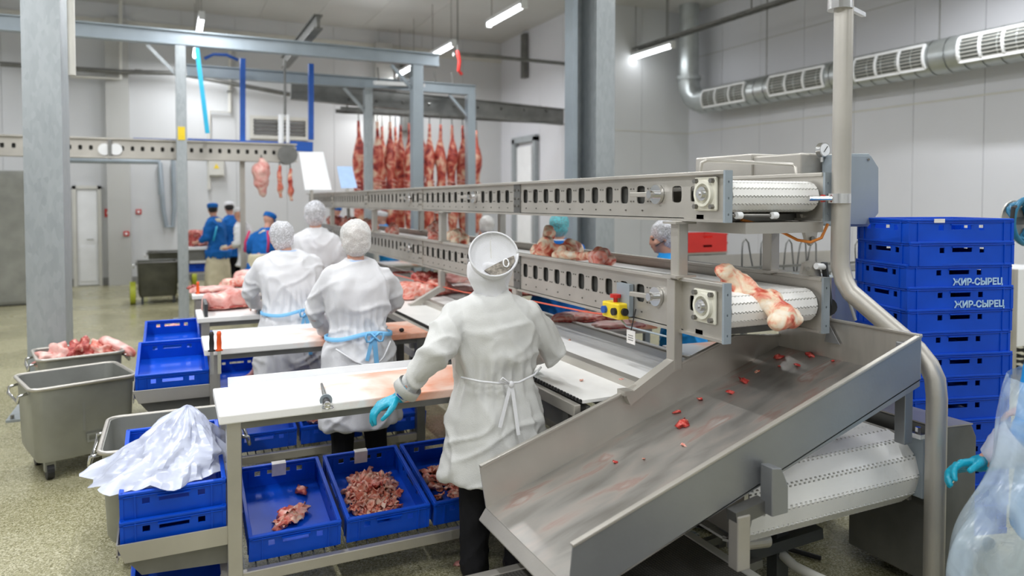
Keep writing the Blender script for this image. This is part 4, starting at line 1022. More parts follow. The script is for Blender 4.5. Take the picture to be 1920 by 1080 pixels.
t = thing('crate_dolly', 'low dolly under the tall right stack of blue crates', 'dolly', (cc.x, cc.y, 0), rzS)
obj('deck', MB().box((-.2, -.3, max(.05, zb - .03)), (.2, .3, zb - .001)), 'blue', t)
for x in (-.15, .15):
    for y in (-.24, .24): obj('caster', MB().cyl((x - .012, y, .03), (x + .012, y, .03), .03, 12), 'black', t)
def text_on(parent, s, loc, rot, size, name='lettering', mat='ink', ext=.0008):
    c = bpy.data.curves.new('t', 'FONT'); c.body = s; c.size = size; c.extrude = ext; c.align_x = 'CENTER'; c.align_y = 'CENTER'; c.offset = size * .035
    o = bpy.data.objects.new('t', c); COL.objects.link(o)
    dg = bpy.context.evaluated_depsgraph_get(); me = bpy.data.meshes.new_from_object(o.evaluated_get(dg)); bpy.data.objects.remove(o)
    me.materials.clear(); me.materials.append(M[mat]); me.name = name
    return inst(name, me, parent, loc, rot)
# crate local: long side is Y, viewer-facing side is +X or -X
sgn = -1 if (Matrix.Rotation(rzS, 3, 'Z') @ X3).dot(dy) > 0 else 1
for k in (2, 3):
    u = Matrix.Rotation(rzS, 3, 'Z')
    # text baseline runs along dirx, faces the viewer (-dy)
    face = sgn * (.2 + .0015)
    rot = Matrix((Y3 * (1 if (u @ Y3).dot(dirx) > 0 else -1), Z3, X3 * sgn)).transposed().to_euler()
    ysg = 1 if (u @ Y3).dot(dirx) > 0 else -1
    text_on(st[k], 'ЖИР-СЫРЕЦ', (face, ysg * .105, .030), rot, .046)
solo('paper_slip', MB().box((0, 0, 0), (.06, .004, .02)), 'paper', 'small white paper slip in the slot of the topmost right crate', 'paper', loc=tuple(n0 + dirx * .14 - dy * .004 + Z3 * (ztop - .02)), rot=(0, 0, math.atan2(dirx.y, dirx.x)))

# ================================================================ cutting tables with shelves, trays and crates
TY = [3.25, 4.75, 6.06, 7.55]
TL, TR = .17, 1.60
tz = .918
ordn = ['nearest', 'second', 'third', 'fourth']
crates_spec = []
for k, y0 in enumerate(TY):
    t = thing('cutting_table', ordn[k] + ' steel cutting table from the foreground with its white board top', 'table', (TL, y0, 0))
    xr = TR if k == 0 else TR
    bd = MB().cbox((0, 0, 0), (xr - TL, .50, .04))
    o = obj('board', bd, 'board', t, bevel=.006); o.location = ((xr - TL) / 2, .25, tz - .02)
    F = lambda n, m_, mat='steel', **kw: obj(n, m_, mat, t, **kw)
    F('apron_rail', MB().box((.03, .03, tz - .075), (xr - TL - .03, .06, tz - .04)).box((.03, .44, tz - .075), (xr - TL - .03, .47, tz - .04)), 'steel_dark')
    for x in (.06, 1.38):
        for y in (.05, .55): F('leg', MB().box((x - .03, y - .03, 0), (x + .03, y + .03, tz - .04)), 'steel_plate' if x < 1 else 'steel_dark', bevel=.004)
    if k < 2:
        F('back_gutter', MB().box((.08, .53, tz - .05), (1.25, .70, tz - .035)).box((.08, .69, tz - .05), (1.25, .70, tz + .0)), 'white')
    # inclined wire shelf for crates
    g = MB()
    for q in range(26): g.bar((.10 + q * .05, .08, .205), (.10 + q * .05, .72, .325), .006, .006)
    o = F('shelf_rods', g, 'steel_dark'); o['kind'] = 'stuff'
    F('shelf_front_rail', MB().box((.0, .03, .165), (1.40, .065, .215)), 'steel', bevel=.004)
    F('shelf_back_rail', MB().box((.0, .72, .29), (1.40, .75, .33)), 'steel')
    F('shelf_side', MB().bar((.02, .05, .19), (.02, .73, .31), .03, .03), 'steel'); F('shelf_side', MB().bar((1.38, .05, .19), (1.38, .73, .31), .03, .03), 'steel')
    if k < 3:
        # side tray bracket at the left end
        z = .385 if k == 0 else (.655 if k == 1 else .60)
        F('side_tray', MB().prism([(-.39, .04, z), (.04, .04, z), (.04, .66, z + .10), (-.39, .66, z + .10)], (0, 0, -.006)), 'steel')
        F('tray_lip', MB().prism([(-.39, .035, z + .045), (.04, .035, z + .045), (.04, .035, z - .035), (-.36, .035, z - .035)], (0, .006, 0)), 'steel_plate', bevel=.002)
        F('tray_skirt', MB().prism([(-.37, .07, z - .02), (.04, .07, z - .02), (.04, .07, z - .13), (-.30, .07, z - .11)], (0, .01, 0)), 'steel_dark')
        F('tray_side', MB().prism([(-.39, .04, z - .03), (-.39, .66, z + .07), (-.39, .66, z + .12), (-.39, .04, z + .045)], (.006, 0, 0)), 'steel')
    for x in (.0,): F('foot', MB().cyl((.06, .05, 0), (.06, .05, .02), .04, 12), 'black')
tilt = math.atan(.12 / .64)
rel = [('left', .28 + .20), ('middle', .70 + .20), ('right', 1.12 + .20)]
def shelf_crate(k, x, label, dy=0):
    # crate's front lower edge rests on the inclined rods
    yc = TY[k] + .09 + dy; zc = .225
    return crate((x, yc + .30 * math.cos(tilt), zc + .30 * math.sin(tilt) + .0), 0, label, tilt)
sc = {}
sc['l'] = shelf_crate(0, .49, 'blue crate with few meat scraps, left on the nearest table shelf')
sc['m'] = shelf_crate(0, .92, 'blue crate full of trimmings, middle of the nearest table shelf')
sc['r'] = shelf_crate(0, 1.345, 'blue crate of trimmings beside the nearest worker, right on the shelf')
sc['l2'] = shelf_crate(1, .52, 'nearly empty blue crate under the second table, seen past the first leg')
sc['m2'] = shelf_crate(1, .95, 'blue crate of pale scraps under the second table, middle one')
sc['r2'] = shelf_crate(1, 1.40, 'blue crate with a little meat under the second table, right end')
sc['l3'] = shelf_crate(2, .50, 'blue crate with a leg bone under the third table')
sc['m3'] = shelf_crate(2, .93, 'narrowly seen blue crate right of the leg bone crate')
sc['l4'] = shelf_crate(3, .55, 'dark blue crate under the fourth table behind the third')
sc['m4'] = shelf_crate(3, 1.0, 'blue crate under the fourth table by the older worker')
# side tray crates
def tray_crate(k, z, label, n=0, dx=0, dz=0):
    tl = math.atan(.10 / .62); y0 = TY[k] + .06
    return crate((TL - .175 + dx, y0 + .30 * math.cos(tl), z + .30 * math.sin(tl) + n * .116 + dz), 0, label, tl)
tray_crate(0, .395, 'lower blue crate of the pair on the tray, under the plastic bag')
topc = tray_crate(0, .395, 'upper blue crate on the near side tray, plastic bag on it', 1)
tray_crate(0, .06, 'blue crate near the floor below the near side tray', 0, .03)
tray_crate(1, .665, 'empty blue crate on the side tray of the second table')
tray_crate(2, .61, 'blue crate with pink meat on the third table side tray')
crate((-.20, 5.62, .60), R(4), 'blue crate end peeking out between bin and second tray') if 0 else None
# paper labels over the crates' back rims
for key, dx, dz_ in (('l', -.02, 0), ('m', -.02, 0)):
    c = sc[key]; t = solo('paper_label', MB().box((-.035, .280, .085), (.035, .3095, .127)).box((-.035, .277, .06), (.035, .281, .127)), 'paper', 'white paper label over the back rim of the %s near crate' % ('left' if key == 'l' else 'middle'), 'label', loc=tuple(c.location), rot=tuple(c.rotation_euler))
# knives standing, sharpening steels
def knife(px, py, y, z, mat, label, h=.12, rz=0):
    p = P(px, py, z=z); t = thing('knife', label, 'knife', (p.x, p.y, z - .0), rz)
    g = MB(); g.loft([oval(0, 0, q, a, b, 12) for q, a, b in ((0, .020, .014), (.006, .022, .015), (.012, .013, .011), (.05, .015, .012), (.085, .012, .010), (.105, .014, .011), (h, .008, .006))])
    obj('handle', g, mat, t, smooth=True)
    obj('blade', MB().box((-.010, -.001, -.14), (.010, .001, .002)), 'chrome', t)
    return t
knife(397, 659, 0, tz, 'black', 'black handled knife standing in the second table board')
knife(411, 658, 0, tz, 'orange', 'orange handled knife standing beside the black one on the second table')
knife(371, 551, 0, tz, 'orange', 'orange handled knife standing in the fourth table board')
def honing(a, b, label, name='sharpening_steel'):
    a, b = P(*a, z=tz + .012), P(*b, z=tz + .012); d = (b - a).normalized(); t = thing(name, label, 'tool', tuple(a - Z3 * .012))
    L = (b - a).length
    obj('rod', MB().tube([a, a.lerp(b, .62)], [.006, .011], 10), 'steel_dark', t, world=True, smooth=True)
    g = a.lerp(b, .62)
    obj('guard', MB().cyl(g - d * .004, g + d * .004, .028, 16), 'steel_blue', t, world=True)
    obj('handle', MB().tube([g, g + d * .04, g + d * .075], [.015, .017, .013], 12), 'black', t, world=True, smooth=True)
    obj('cap', MB().cyl(g + d * .06, g + d * .09, .014, 12), 'chrome', t, world=True)
    c = g + d * .115; ring = [c + d * .024 * math.cos(q * PI / 8) + d.cross(Z3) * .024 * math.sin(q * PI / 8) for q in range(17)]
    obj('hanging_ring', MB().tube(ring, .0025, 6), 'chrome', t, world=True)
honing((603, 720), (617, 772), 'sharpening steel with black handle and ring lying on the nearest board')
honing((480, 580), (494, 590), 'sharpening steel lying on the third board by the older worker')
solo('knob', MB().ell((0, 0, .012), (.018, .018, .014)), 'black', 'small black round knob on the second board beside the bow-tied worker', 'knob', loc=tuple(P(753, 622, z=tz + .001)))
solo('board_stop', MB().box((-.012, -.08, 0), (.012, .28, .10)), 'dark_leg', 'dark upright stop plate beside the pink flank on the third table', 'plate', loc=tuple(P(386, 592, z=tz)))
# tables and boards on the far side of the bench
for (px, py, w_, d_, rz, lb) in ((1122, 604, .50, .42, -6, 'white cutting board with fatty meat on the far side, below the yellow box'), (1270, 662, .55, .42, -6, 'bare white board on the far side behind the chute'), (690, 492, .8, .5, 0, 'white topped far table left of the divider bracket'), (880, 530, .42, .5, 0, 'pale board with bloody meat on the far side behind the hooded worker')):
    p = P(px, py, z=.93) if px != 690 else P(735, 492, z=.93)
    p.x = max(p.x, 2.72 + w_ / 2) if px != 690 else p.x
    if px == 690: p = V((max(p.x, 3.1), p.y, .93))
    t = thing('far_table', lb, 'table', (p.x, p.y, 0), R(rz))
    obj('board', MB().cbox((0, 0, .91), (w_, d_, .035)), 'board', t, bevel=.005)
    obj('frame', MB().cbox((0, 0, .875), (w_ - .06, d_ - .06, .03)), 'steel', t)
    for x in (-1, 1):
        for y in (-1, 1): obj('leg', MB().box((x * (w_ / 2 - .06) - .02, y * (d_ / 2 - .06) - .02, 0), (x * (w_ / 2 - .06) + .02, y * (d_ / 2 - .06) + .02, .865)), 'steel_blue', t)
# far left work table by the man in cream apron
p = P(372, 462, y=14.6); t = thing('work_table', 'white topped table heaped with red meat at the far left', 'table', (p.x, 14.6, 0))
obj('top', MB().cbox((0, .3, p.z - .03), (.65, .9, .05)), 'white', t, bevel=.005); obj('tray_side', MB().cbox((0, .3, p.z - .16), (.5, .7, .2)), 'steel_dark', t)
obj('shelf', MB().cbox((0, .3, .5), (.6, .8, .03)), 'steel', t)
for x in (-.28, .28):
    for y in (-.1, .7): obj('leg', MB().box((x - .02, y - .02, 0), (x + .02, y + .02, p.z - .05)), 'dark_leg', t)
crate((p.x, 14.75, .52), R(90), 'small blue crate on the shelf of the far left work table')

# ================================================================ steel bins on casters
def bin_(loc, rz, label, W=.62, D=.56, H=.60, dark=False, big=False, group=None):
    t = thing('meat_bin', label, 'bin', loc, rz, group); m_ = 'bin' if not dark else 'bin_dark'
    z0 = .13
    def ring(w, d, z, r=.06, n=5):
        pts = []
        for cx, cy, a0 in ((w / 2 - r, d / 2 - r, 0), (-w / 2 + r, d / 2 - r, 90), (-w / 2 + r, -d / 2 + r, 180), (w / 2 - r, -d / 2 + r, 270)):
            for k in range(n): a = R(a0 + 90 * k / (n - 1)); pts.append(V((cx + r * math.cos(a), cy + r * math.sin(a), z)))
        return pts
    rings = [ring(W * .88, D * .88, z0), ring(W * .93, D * .93, z0 + .04), ring(W * .985, D * .985, H), ring(W, D, H), ring(W - .02, D - .02, H), ring(W * .88, D * .88, z0 + .05), ring(W * .82, D * .82, z0 + .012)]
    obj('body', MB().loft(rings), m_, t, smooth=True, angle=30)
    rp = ring(W + .01, D + .01, H - .002, .06); obj('rolled_rim', MB().tube(rp + [rp[0]], .012, 8), 'steel' if not dark else 'steel_dark', t, smooth=True)
    obj('stamped_recess', MB().plate((-.0, -D * .475 - .012, .22), X3, Z3, -Y3, W * .36, .055, .006, [(.012, .012, W * .36 - .012, .043)]), m_, t)
    obj('rib', MB().box((-.02, -D * .485, .3), (-.005, -D * .47, H - .03)), m_, t)
    for s in (-1, 1):
        obj('push_handle', MB().tube([(s * W / 2, -D * .3, H - .04), (s * (W / 2 + .05), -D * .3, H - .05), (s * (W / 2 + .055), -D * .3, H - .09), (s * (W / 2 + .055), D * .3, H - .09), (s * (W / 2 + .05), D * .3, H - .05), (s * W / 2, D * .3, H - .04)], .010, 8), 'chrome', t, smooth=True)
    if not big:
        for x in (-1, 1):
            for y in (-1, 1):
                c = obj('caster', MB().cyl((x * W * .32 - .02, y * D * .32, .055), (x * W * .32 + .02, y * D * .32, .055), .055, 14), 'black', t)
                obj('fork', MB().box((x * W * .32 - .03, y * D * .32 - .03, .055), (x * W * .32 + .03, y * D * .32 + .03, z0 + .01)), 'bin', c)
    else:
        for x in (-1, 1):
            c = obj('wheel', MB().loft([circ((x * (W / 2 + .07) - .045, -D * .2, .2), .2, X3, 24), circ((x * (W / 2 + .07) + .045, -D * .2, .2), .2, X3, 24)]), 'wheel_green', t)
            obj('hub', MB().cyl((x * (W / 2 + .07) - .05, -D * .2, .2), (x * (W / 2 + .07) + .05, -D * .2, .2), .09, 16), 'steel_dark', c)
        for x in (-1, 1): obj('leg', MB().box((x * W * .38 - .02, -D * .38 - .02, 0), (x * W * .38 + .02, -D * .38 + .02, .2)), 'dark_leg', t)
    return t
def bin_at(fl, fr, zr, D, label, **kw):
    a, b = P(*fl, z=zr), P(*fr, z=zr); d = (b - a); W = d.xy.length; rz = math.atan2(d.y, d.x); n = V((-math.sin(rz), math.cos(rz), 0))
    c = (a + b) / 2 + n * D / 2
    return bin_((c.x, c.y, 0), rz, label, W, D, zr, **kw)
b1 = bin_at((58, 733), (256, 703), .62, .56, 'empty steel meat bin on casters left of the second table')
b2 = bin_at((71, 677), (232, 659), .62, .52, 'steel bin heaped with pink meat behind the empty bin')
b3 = bin_((-.01, 4.30, 0), 0, 'steel bin behind the plastic bag, partly hidden by crates', .64, .64, .60)
b4 = bin_((*P(296, 566, z=0).xy, 0), R(3), 'dark bin trolley with green wheels on the open floor', .66, .6, .74, dark=True, big=True)
q = P(330, 548, z=0); b5 = bin_((q.x - .12, q.y + .75, 0), R(3), 'second dark bin trolley standing behind the green wheeled one', .78, .6, .78, dark=True, big=True)

# ================================================================ racks and crates behind on the right
q = P(1326, 440, y=6.9); t = thing('plastic_crate', 'bright red crates nested on the grey crate stack at the ribbed wall', 'crate', (q.x, 6.9, q.z - .24))
W_ = .30
for k in range(2):
    z = .14 - k * .11
    obj('body', MB().plate((-W_, 0, z), X3, Z3, -Y3, W_ * 2, .11, .01, [(W_ - .07, .06, W_ + .07, .085)]).box((-W_, 0, z), (-W_ + .01, .4, z + .11)).box((W_ - .01, 0, z), (W_, .4, z + .11)).box((-W_, .39, z), (W_, .4, z + .11)).box((-W_, 0, z), (W_, .4, z + .01)), 'red', t)
    obj('rim', MB().box((-W_ - .012, -.012, z + .095), (W_ + .012, .0, z + .112)).box((W_, -.012, z + .095), (W_ + .012, .41, z + .112)), 'red', t)
zt = q.z - .24 + .03
for k in range(10):
    z = zt - (k + 1) * .12
    if z < 0: break
    t = thing('plastic_crate', 'grey crate in the stack below the red crates by the ribbed wall', 'crate', (q.x + .01, 6.92, z), 0, 'grey crates below the red crates')
    obj('body', MB().plate((-.30, 0, 0), X3, Z3, -Y3, .6, .11, .01, [(.23, .06, .37, .085)]).box((-.3, 0, 0), (.3, .4, .01)).box((-.3, 0, 0), (-.29, .4, .11)).box((.29, 0, 0), (.3, .4, .11)).box((-.3, .39, 0), (.3, .4, .11)), 'steel_dark', t)
    obj('rim', MB().box((-.31, -.014, .098), (.31, 0, .115)).box((.3, -.014, .098), (.314, .41, .115)), 'steel', t)
# rod rack trolley with looped hooks
yr = 4.6; a = P(1395, 498, y=yr); b = P(1625, 498, y=yr + .2); zr = a.z
t = thing('hook_trolley', 'steel tray trolley with a row of looped wire hooks behind the conveyors', 'trolley', (a.x, yr, 0))
A_ = [P(1395, 505, y=yr), P(1550, 515, y=yr), P(1550, 545, y=yr), P(1395, 528, y=yr)]
obj('tray_front', MB().prism(A_, (0, .012, 0)), 'steel_plate', t, world=True)
obj('tray_floor', MB().box((a.x, yr, zr - .1), (b.x + .1, yr + .7, zr - .09)), 'steel_dark', t, world=True)
obj('tray_back', MB().box((a.x, yr + .7, zr - .1), (b.x + .1, yr + .71, zr + .03)), 'steel', t, world=True)
obj('tray_rim', MB().bar((a.x, yr, zr - .02), (b.x + .1, yr, zr - .02), .02, .02).bar((a.x, yr, zr - .02), (a.x, yr + .7, zr - .02), .02, .02), 'steel_dark', t, world=True)
for px, lean in ((1397, 0), (1432, 0), (1475, .02), (1500, .03), (1518, .04), (1572, .02), (1610, -.02)):
    base = P(px, 500, y=yr + .15); w2 = .035
    h = .24
    pts = [base + V((-w2, 0, -.05)), base + V((-w2, 0, h * .6)), base + V((-w2 + .005, 0, h * .85)), base + V((0, 0, h)), base + V((w2, 0, h * .85)), base + V((w2 + .03, 0, h * .3)), base + V((w2 + .06, 0, -.05))]
    pts = [p + V((lean * (p.z - base.z) / .2, 0, 0)) for p in pts]
    obj('wire_hook', MB().tube(pts, .007, 6), 'steel_dark', t, world=True, smooth=True)
for x in (a.x + .05, b.x):
    for y in (yr + .05, yr + .65): obj('leg', MB().box((x - .02, y - .02, 0), (x + .02, y + .02, zr - .1)), 'steel_dark', t, world=True)
# hose reel and white post at right edge
q = P(1925, 415, y=2.9)
t = thing('hose_reel', 'blue hose reel at the right edge above the crate stack', 'reel', tuple(q))
rp = [q + V((.15 * math.cos(k * PI / 12), 0, .15 * math.sin(k * PI / 12))) for k in range(25)]
obj('rim', MB().tube(rp, .018, 8), 'hose_blue', t, world=True, smooth=True)
obj('hose', MB().tube([q + V((.12 * math.cos(k * PI / 12), .04 + .03 * math.sin(k), .12 * math.sin(k * PI / 12))) for k in range(49)], .014, 6), 'hose_blue', t, world=True, smooth=True)
obj('disc', MB().cyl(q + V((0, .08, 0)), q + V((0, .09, 0)), .14, 24), 'steel', t, world=True)
obj('nozzle', MB().tube([q + V((-.16, 0, .0)), q + V((-.15, 0, .09)), q + V((-.08, 0, .11))], .014, 8), 'black', t, world=True)
obj('arm', MB().bar(q + V((0, .1, 0)), q + V((.5, .1, 0)), .05, .05), 'steel_dark', t, world=True)
q = P(1908, 560, y=4.4)
t = thing('drain_cabinet', 'white cabinet with a steel corner leg behind the crate stack at right', 'cabinet', (q.x, 4.4, 0))
obj('body', MB().box((0, 0, .35), (.6, .5, P(1908, 505, y=4.4).z)), 'white', t, bevel=.006); obj('leg', MB().box((-.06, 0, 0), (0, .06, P(1908, 505, y=4.4).z)), 'steel', t); obj('leg', MB().box((.55, 0, 0), (.6, .06, .36)), 'steel', t)
# coiled black hose on the floor at right
q = P(1868, 690, z=.05)
t = thing('coiled_hose', 'coiled dark hose lying on the floor right of the crate stack', 'hose', (q.x + .25, q.y, 0))
cp = []
for k in range(90): a_ = k * PI / 9; cp.append((( .16 + .03 * math.sin(k * .7)) * math.cos(a_), (.16 + .03 * math.cos(k * .5)) * math.sin(a_), .02 + .0035 * k))
obj('coil', MB().tube(cp, .016, 6), 'black', t, smooth=True)
# white sheets / boards at the far end of the conveyors
for (pts, lb, mt) in ((((561, 285), (606, 285), (622, 356), (572, 356)), 'tall white guard sheet at the far end of the conveyors', 'white'), (((632, 312), (660, 312), (670, 352), (640, 353)), 'small pale blue sheet beside the tall white guard sheet', 'collar')):
    A = [P(x, y, y=11.6 if y < 330 else 11.1) for x, y in pts]
    t = thing('guard_sheet', lb, 'sheet', tuple(A[3])); obj('sheet', MB().prism(A, (0, .02, 0)), mt, t, world=True)
    obj('stand', MB().bar(A[3] + V((.1, .04, 0)), A[3] + V((.12, .04, -.5)), .04, .04), 'steel', t, world=True)
g = MB()
A = P(884, 350, x=XB); 
for px, w_, h_ in ((885, .10, .05), (915, .13, .07)):
    q = P(px, 343, x=2.5); m = MB(); m.ell((0, 0, 0), (w_, w_ * .8, h_), 16, 8)
    for i, v in enumerate(m.v): m.v[i] = v + V((0, 0, max(0, -v.z * .9))) + v.normalized() * .02 * noise.noise(v * 6)
    solo('fabric_bundle', m, 'coat', 'white cloth bundle lying on the upper conveyor, %s one' % ('taller right' if px == 915 else 'flatter left'), 'cloth', loc=(q.x, q.y, UP1 - .035 + .0))
# ================================================================ meat
M['scrap_red'] = meat('wet red scrap', [(.34, (.40, .02, .02)), (.5, (.62, .05, .04)), (.62, (.75, .2, .15)), (.72, FT)], 30)
def lump(r, seed, sub=3, amp=.25, fr=2.2, fine=.06):
    bm = bmesh.new(); bmesh.ops.create_icosphere(bm, subdivisions=sub, radius=1); o = V((seed * 3.1, seed * 1.7, seed * .9)); m = MB()
    idx = {v: i for i, v in enumerate(bm.verts)}
    for v in bm.verts:
        d = v.co.normalized(); k = 1 + amp * noise.noise(d * fr + o) * 2 + fine * noise.noise(d * fr * 4 + o) * 2
        m.v.append(V((d.x * r[0] * k, d.y * r[1] * k, d.z * r[2] * k)))
    m.f = [tuple(idx[v] for v in f.verts) for f in bm.faces]; bm.free()
    zmin = min(p.z for p in m.v); 
    for i, p in enumerate(m.v):
        if p.z < zmin * .55: m.v[i] = V((p.x, p.y, zmin * .55))
    z0 = min(p.z for p in m.v); m.v = [p - V((0, 0, z0)) for p in m.v]
    return m
def shredded(r, seed):
    'thin torn flap of trimming'
    m = MB(); n = 9; o = V((seed * 2.3, seed, 0)); top = []
    for i in range(n):
        for j in range(n):
            x, y = (i / (n - 1) * 2 - 1), (j / (n - 1) * 2 - 1); q = V((x, y, 0))
            f = 1 + .45 * noise.noise(V((x, y, 0)) * 1.6 + o); l = max(abs(x), abs(y)) / max(1e-6, q.length) if q.length else 1
            top.append(V((x * l * f * r[0], y * l * f * r[1], r[2] * (1.2 + 1.6 * noise.noise(q * 1.9 + o * 2) + .4 * noise.noise(q * 5 + o)))))
    b = [p - V((0, 0, r[2] * .55 * max(.15, 1 - (abs((i // n) / 4 - 1) ** 4 + abs((i % n) / 4 - 1) ** 4)))) for i, p in enumerate(top)]
    k = n * n; fs = []
    for i in range(n - 1):
        for j in range(n - 1):
            a = i * n + j; fs.append((a, a + n, a + n + 1, a + 1)); fs.append((k + a, k + a + 1, k + a + n + 1, k + a + n))
    ed = [i * n for i in range(n)] + [(n - 1) * n + j for j in range(1, n)] + [i * n + n - 1 for i in range(n - 2, -1, -1)] + [j for j in range(n - 2, 0, -1)]
    for q in range(len(ed)): a, b2 = ed[q], ed[(q + 1) % len(ed)]; fs.append((b2, a, k + a, k + b2))
    m.add(top + b, fs); z0 = min(p.z for p in m.v); m.v = [p - V((0, 0, z0)) for p in m.v]; return m
trim = []
for k in range(8):
    me = (shredded((.045, .030, .012), k + 1) if k % 4 else lump((.035, .022, .014), k + 4, 2, .5)).mesh('meat_trimming', True); me.materials.append(M['trim' if k % 3 else 'meat_pink']); trim.append(me)
def scraps(crate_o, n, cx, cy, sx, sy, hmax, label, group, seed, szm=1.0):
    rnd = random.Random(seed); Mx = crate_o.matrix_basis if False else Matrix.LocRotScale(crate_o.location, crate_o.rotation_euler, (1, 1, 1))
    for k in range(n):
        a, r = rnd.uniform(0, 2 * PI), rnd.random() ** .6
        x, y = cx + sx * r * math.cos(a), cy + sy * r * math.sin(a); z = .008 + (1 - r) * hmax * rnd.random()
        if n == 1: x, y, z = cx, cy, .008
        p = Mx @ V((x, y, z)); s = rnd.uniform(.75, 1.35) * szm
        o = inst('meat_trimming', trim[rnd.randrange(8)], None, p, (crate_o.rotation_euler[0] + rnd.uniform(-.5, .5) * (n > 6), rnd.uniform(-.5, .5) * (n > 6), rnd.uniform(0, 6)), (s, s, s * (1.3 if n > 6 else 1)))
        tag(o, label, 'meat', group)
scraps(sc['m'], 96, .005, .01, .13, .19, .08, 'small piece in the heap of trimmings in the middle near crate', 'trimmings heaped in the middle near crate', 3)
scraps(sc['l'], 3, .00, -.10, .05, .035, .004, 'one of the torn scraps lying together in the left near crate', 'scraps on the floor of the left near crate', 12, 1.35)
scraps(sc['l'], 3, .02, -.02, .05, .03, .004, 'one of the torn scraps lying together in the left near crate', 'scraps on the floor of the left near crate', 5, 1.25)
scraps(sc['l'], 1, .10, .17, 0, 0, 0, 'single dark scrap by the far corner of the left near crate', None, 5)
scraps(sc['r'], 32, -.04, .0, .13, .16, .03, 'scrap of meat in the right near crate beside the worker', 'scraps in the right near crate', 8)
scraps(sc['m2'], 30, .0, .05, .15, .22, .09, 'pale scrap in the middle crate of the second table shelf', 'pale scraps under the second table', 9, 1.2)
scraps(sc['r2'], 10, -.06, .12, .08, .1, .04, 'scrap in the right crate of the second table shelf', 'scraps in the right crate of the second table', 10, 1.2)
def meat_thing(px, py, z, r, mat, seed, label, rz=0, amp=.25, y=None, x=None, sub=4, tilt=(0, 0)):
    p = P(px, py, z=z) if y is None and x is None else P(px, py, y=y, x=x)
    m = lump(r, seed, sub, amp)
    o = solo('meat_piece', m, mat, label, 'meat', loc=(p.x, p.y, (z if z is not None else p.z)), rot=(tilt[0], tilt[1], R(rz)), smooth=True); return o
def slab(px, py, z, L, W, H, mat, seed, label, rz=0):
    'a thick folded sheet of flank meat with layered cut edge'
    p = P(px, py, z=z); t = thing('meat_slab', label, 'meat', (p.x, p.y, z), R(rz)); m = MB(); n = 26; o = V((seed, seed * 2, 0))
    rings = []
    for i in range(n):
        u = i / (n - 1) * 2 - 1; w = W * (1 - abs(u) ** 5) ** .5 * (1 + .16 * noise.noise(V((u * 2, 0, 0)) + o)) + .004
        h = H * (1 - abs(u) ** 6) ** .5 * (1 + .35 * noise.noise(V((u * 1.5, 5, 0)) + o)) + .004
        rg = []
        for k in range(22):
            a = 2 * PI * k / 22; c, s = math.cos(a), math.sin(a)
            rr = 1 + .14 * noise.noise(V((u * 3, c * 2, s * 2)) + o)
            rg.append(V((u * L + .03 * noise.noise(V((c, s, u)) + o), w * rr * math.copysign(abs(c) ** .7, c), h * (.5 + .5 * math.copysign(abs(s) ** .6, s) * rr))))
        rings.append(rg)
    m.loft(rings); obj('flesh', m, mat, t, smooth=True)
    e = MB()
    for q in range(1):
        pts = [V((-L * .9 + 1.8 * L * i / 14, -W * (1 - abs(-.9 + 1.8 * i / 14) ** 5) ** .5 * 1.02, H * (.22 + .22 * q) + .008 * noise.noise(V((i * .4, q, seed))))) for i in range(15)]
        e.tube(pts, .007, 6)
    obj('fat_layers', e, 'meat_red', t, smooth=True)
    return t
slab(425, 578, tz, .19, .15, .14, 'meat_skin', 3, 'large folded pink flank lying on the third table board', 8)
slab(400, 546, tz, .22, .13, .045, 'meat_skin', 5, 'flat pale flank lying on the fourth table board', 15)
slab(455, 536, tz, .24, .14, .09, 'meat_pink', 8, 'red and white meat side on the fourth table by the older worker', 25)
slab(480, 523, tz, .25, .15, .11, 'meat_skin', 10, 'thick pale meat side at the back of the fourth table', 30)
meat_thing(362, 543, tz - .02, (.05, .05, .03), 'meat_red', 4, 'small dark red lump hanging at the left end of the fourth table')
# on the bench belts
slab(768, 558, ZB - .02, .15, .17, .13, 'meat_pink', 12, 'big raw shoulder joint on the bench belt left of the bracket', 70)
slab(812, 553, ZB, .20, .13, .12, 'meat_pink', 14, 'raw joint with pale edges on the bench belt right of the bracket', 20)
meat_thing(800, 540, ZB, (.16, .12, .10), 'meat_red', 8, 'dark red cut at the back of the joints on the bench belt')
slab(850, 549, ZB, .22, .07, .06, 'meat_skin', 17, 'long pale shank pointing right on the bench belt', -10)
slab(757, 512, ZB, .13, .04, .02, 'meat_red', 19, 'thin dark strip of meat beyond the joints on the bench')
meat_thing(835, 530, ZB, (.28, .10, .06), 'meat_skin', 21, 'pale pink fat slab behind the joints near the blue worker', 5)
meat_thing(985, 553, ZB, (.22, .12, .07), 'meat_red', 22, 'bloody meat on the far board right of the hooded worker', 5)
meat_thing(630, 474, ZB + .0, (.3, .2, .12), 'meat_pink', 25, 'raw meat on the bench far behind the two middle workers', 5)
meat_thing(622, 469, ZB, (.25, .25, .16), 'meat_red', 26, 'dark raw joint at the far end of the bench', 5)
q = slab(1095, 600, .93, .26, .11, .05, 'meat_pink', 30, 'mottled fatty slab on the white board below the yellow stop box', -8)
slab(1160, 613, .93, .20, .08, .035, 'meat_skin', 31, 'pale meat strip at the right end of the same far board', -8)
meat_thing(1095, 590, .93, (.05, .03, .02), 'meat_red', 33, 'small red trimming behind the fatty slab on the far board')
# small dark bits on belts
for i, (px, py, z) in enumerate(((808, 612, ZB + .012), (1090, 714, ZB - .028), (1025, 616, ZB), (1165, 712, ZB + .013), (1068, 638, ZB))):
    p = P(px, py, z=z); tag(inst('meat_trimming', trim[i], None, p, (0, 0, i), (.3, .3, .3)), 'tiny red speck of meat on the white bench belts', 'meat', 'specks on the bench belts')
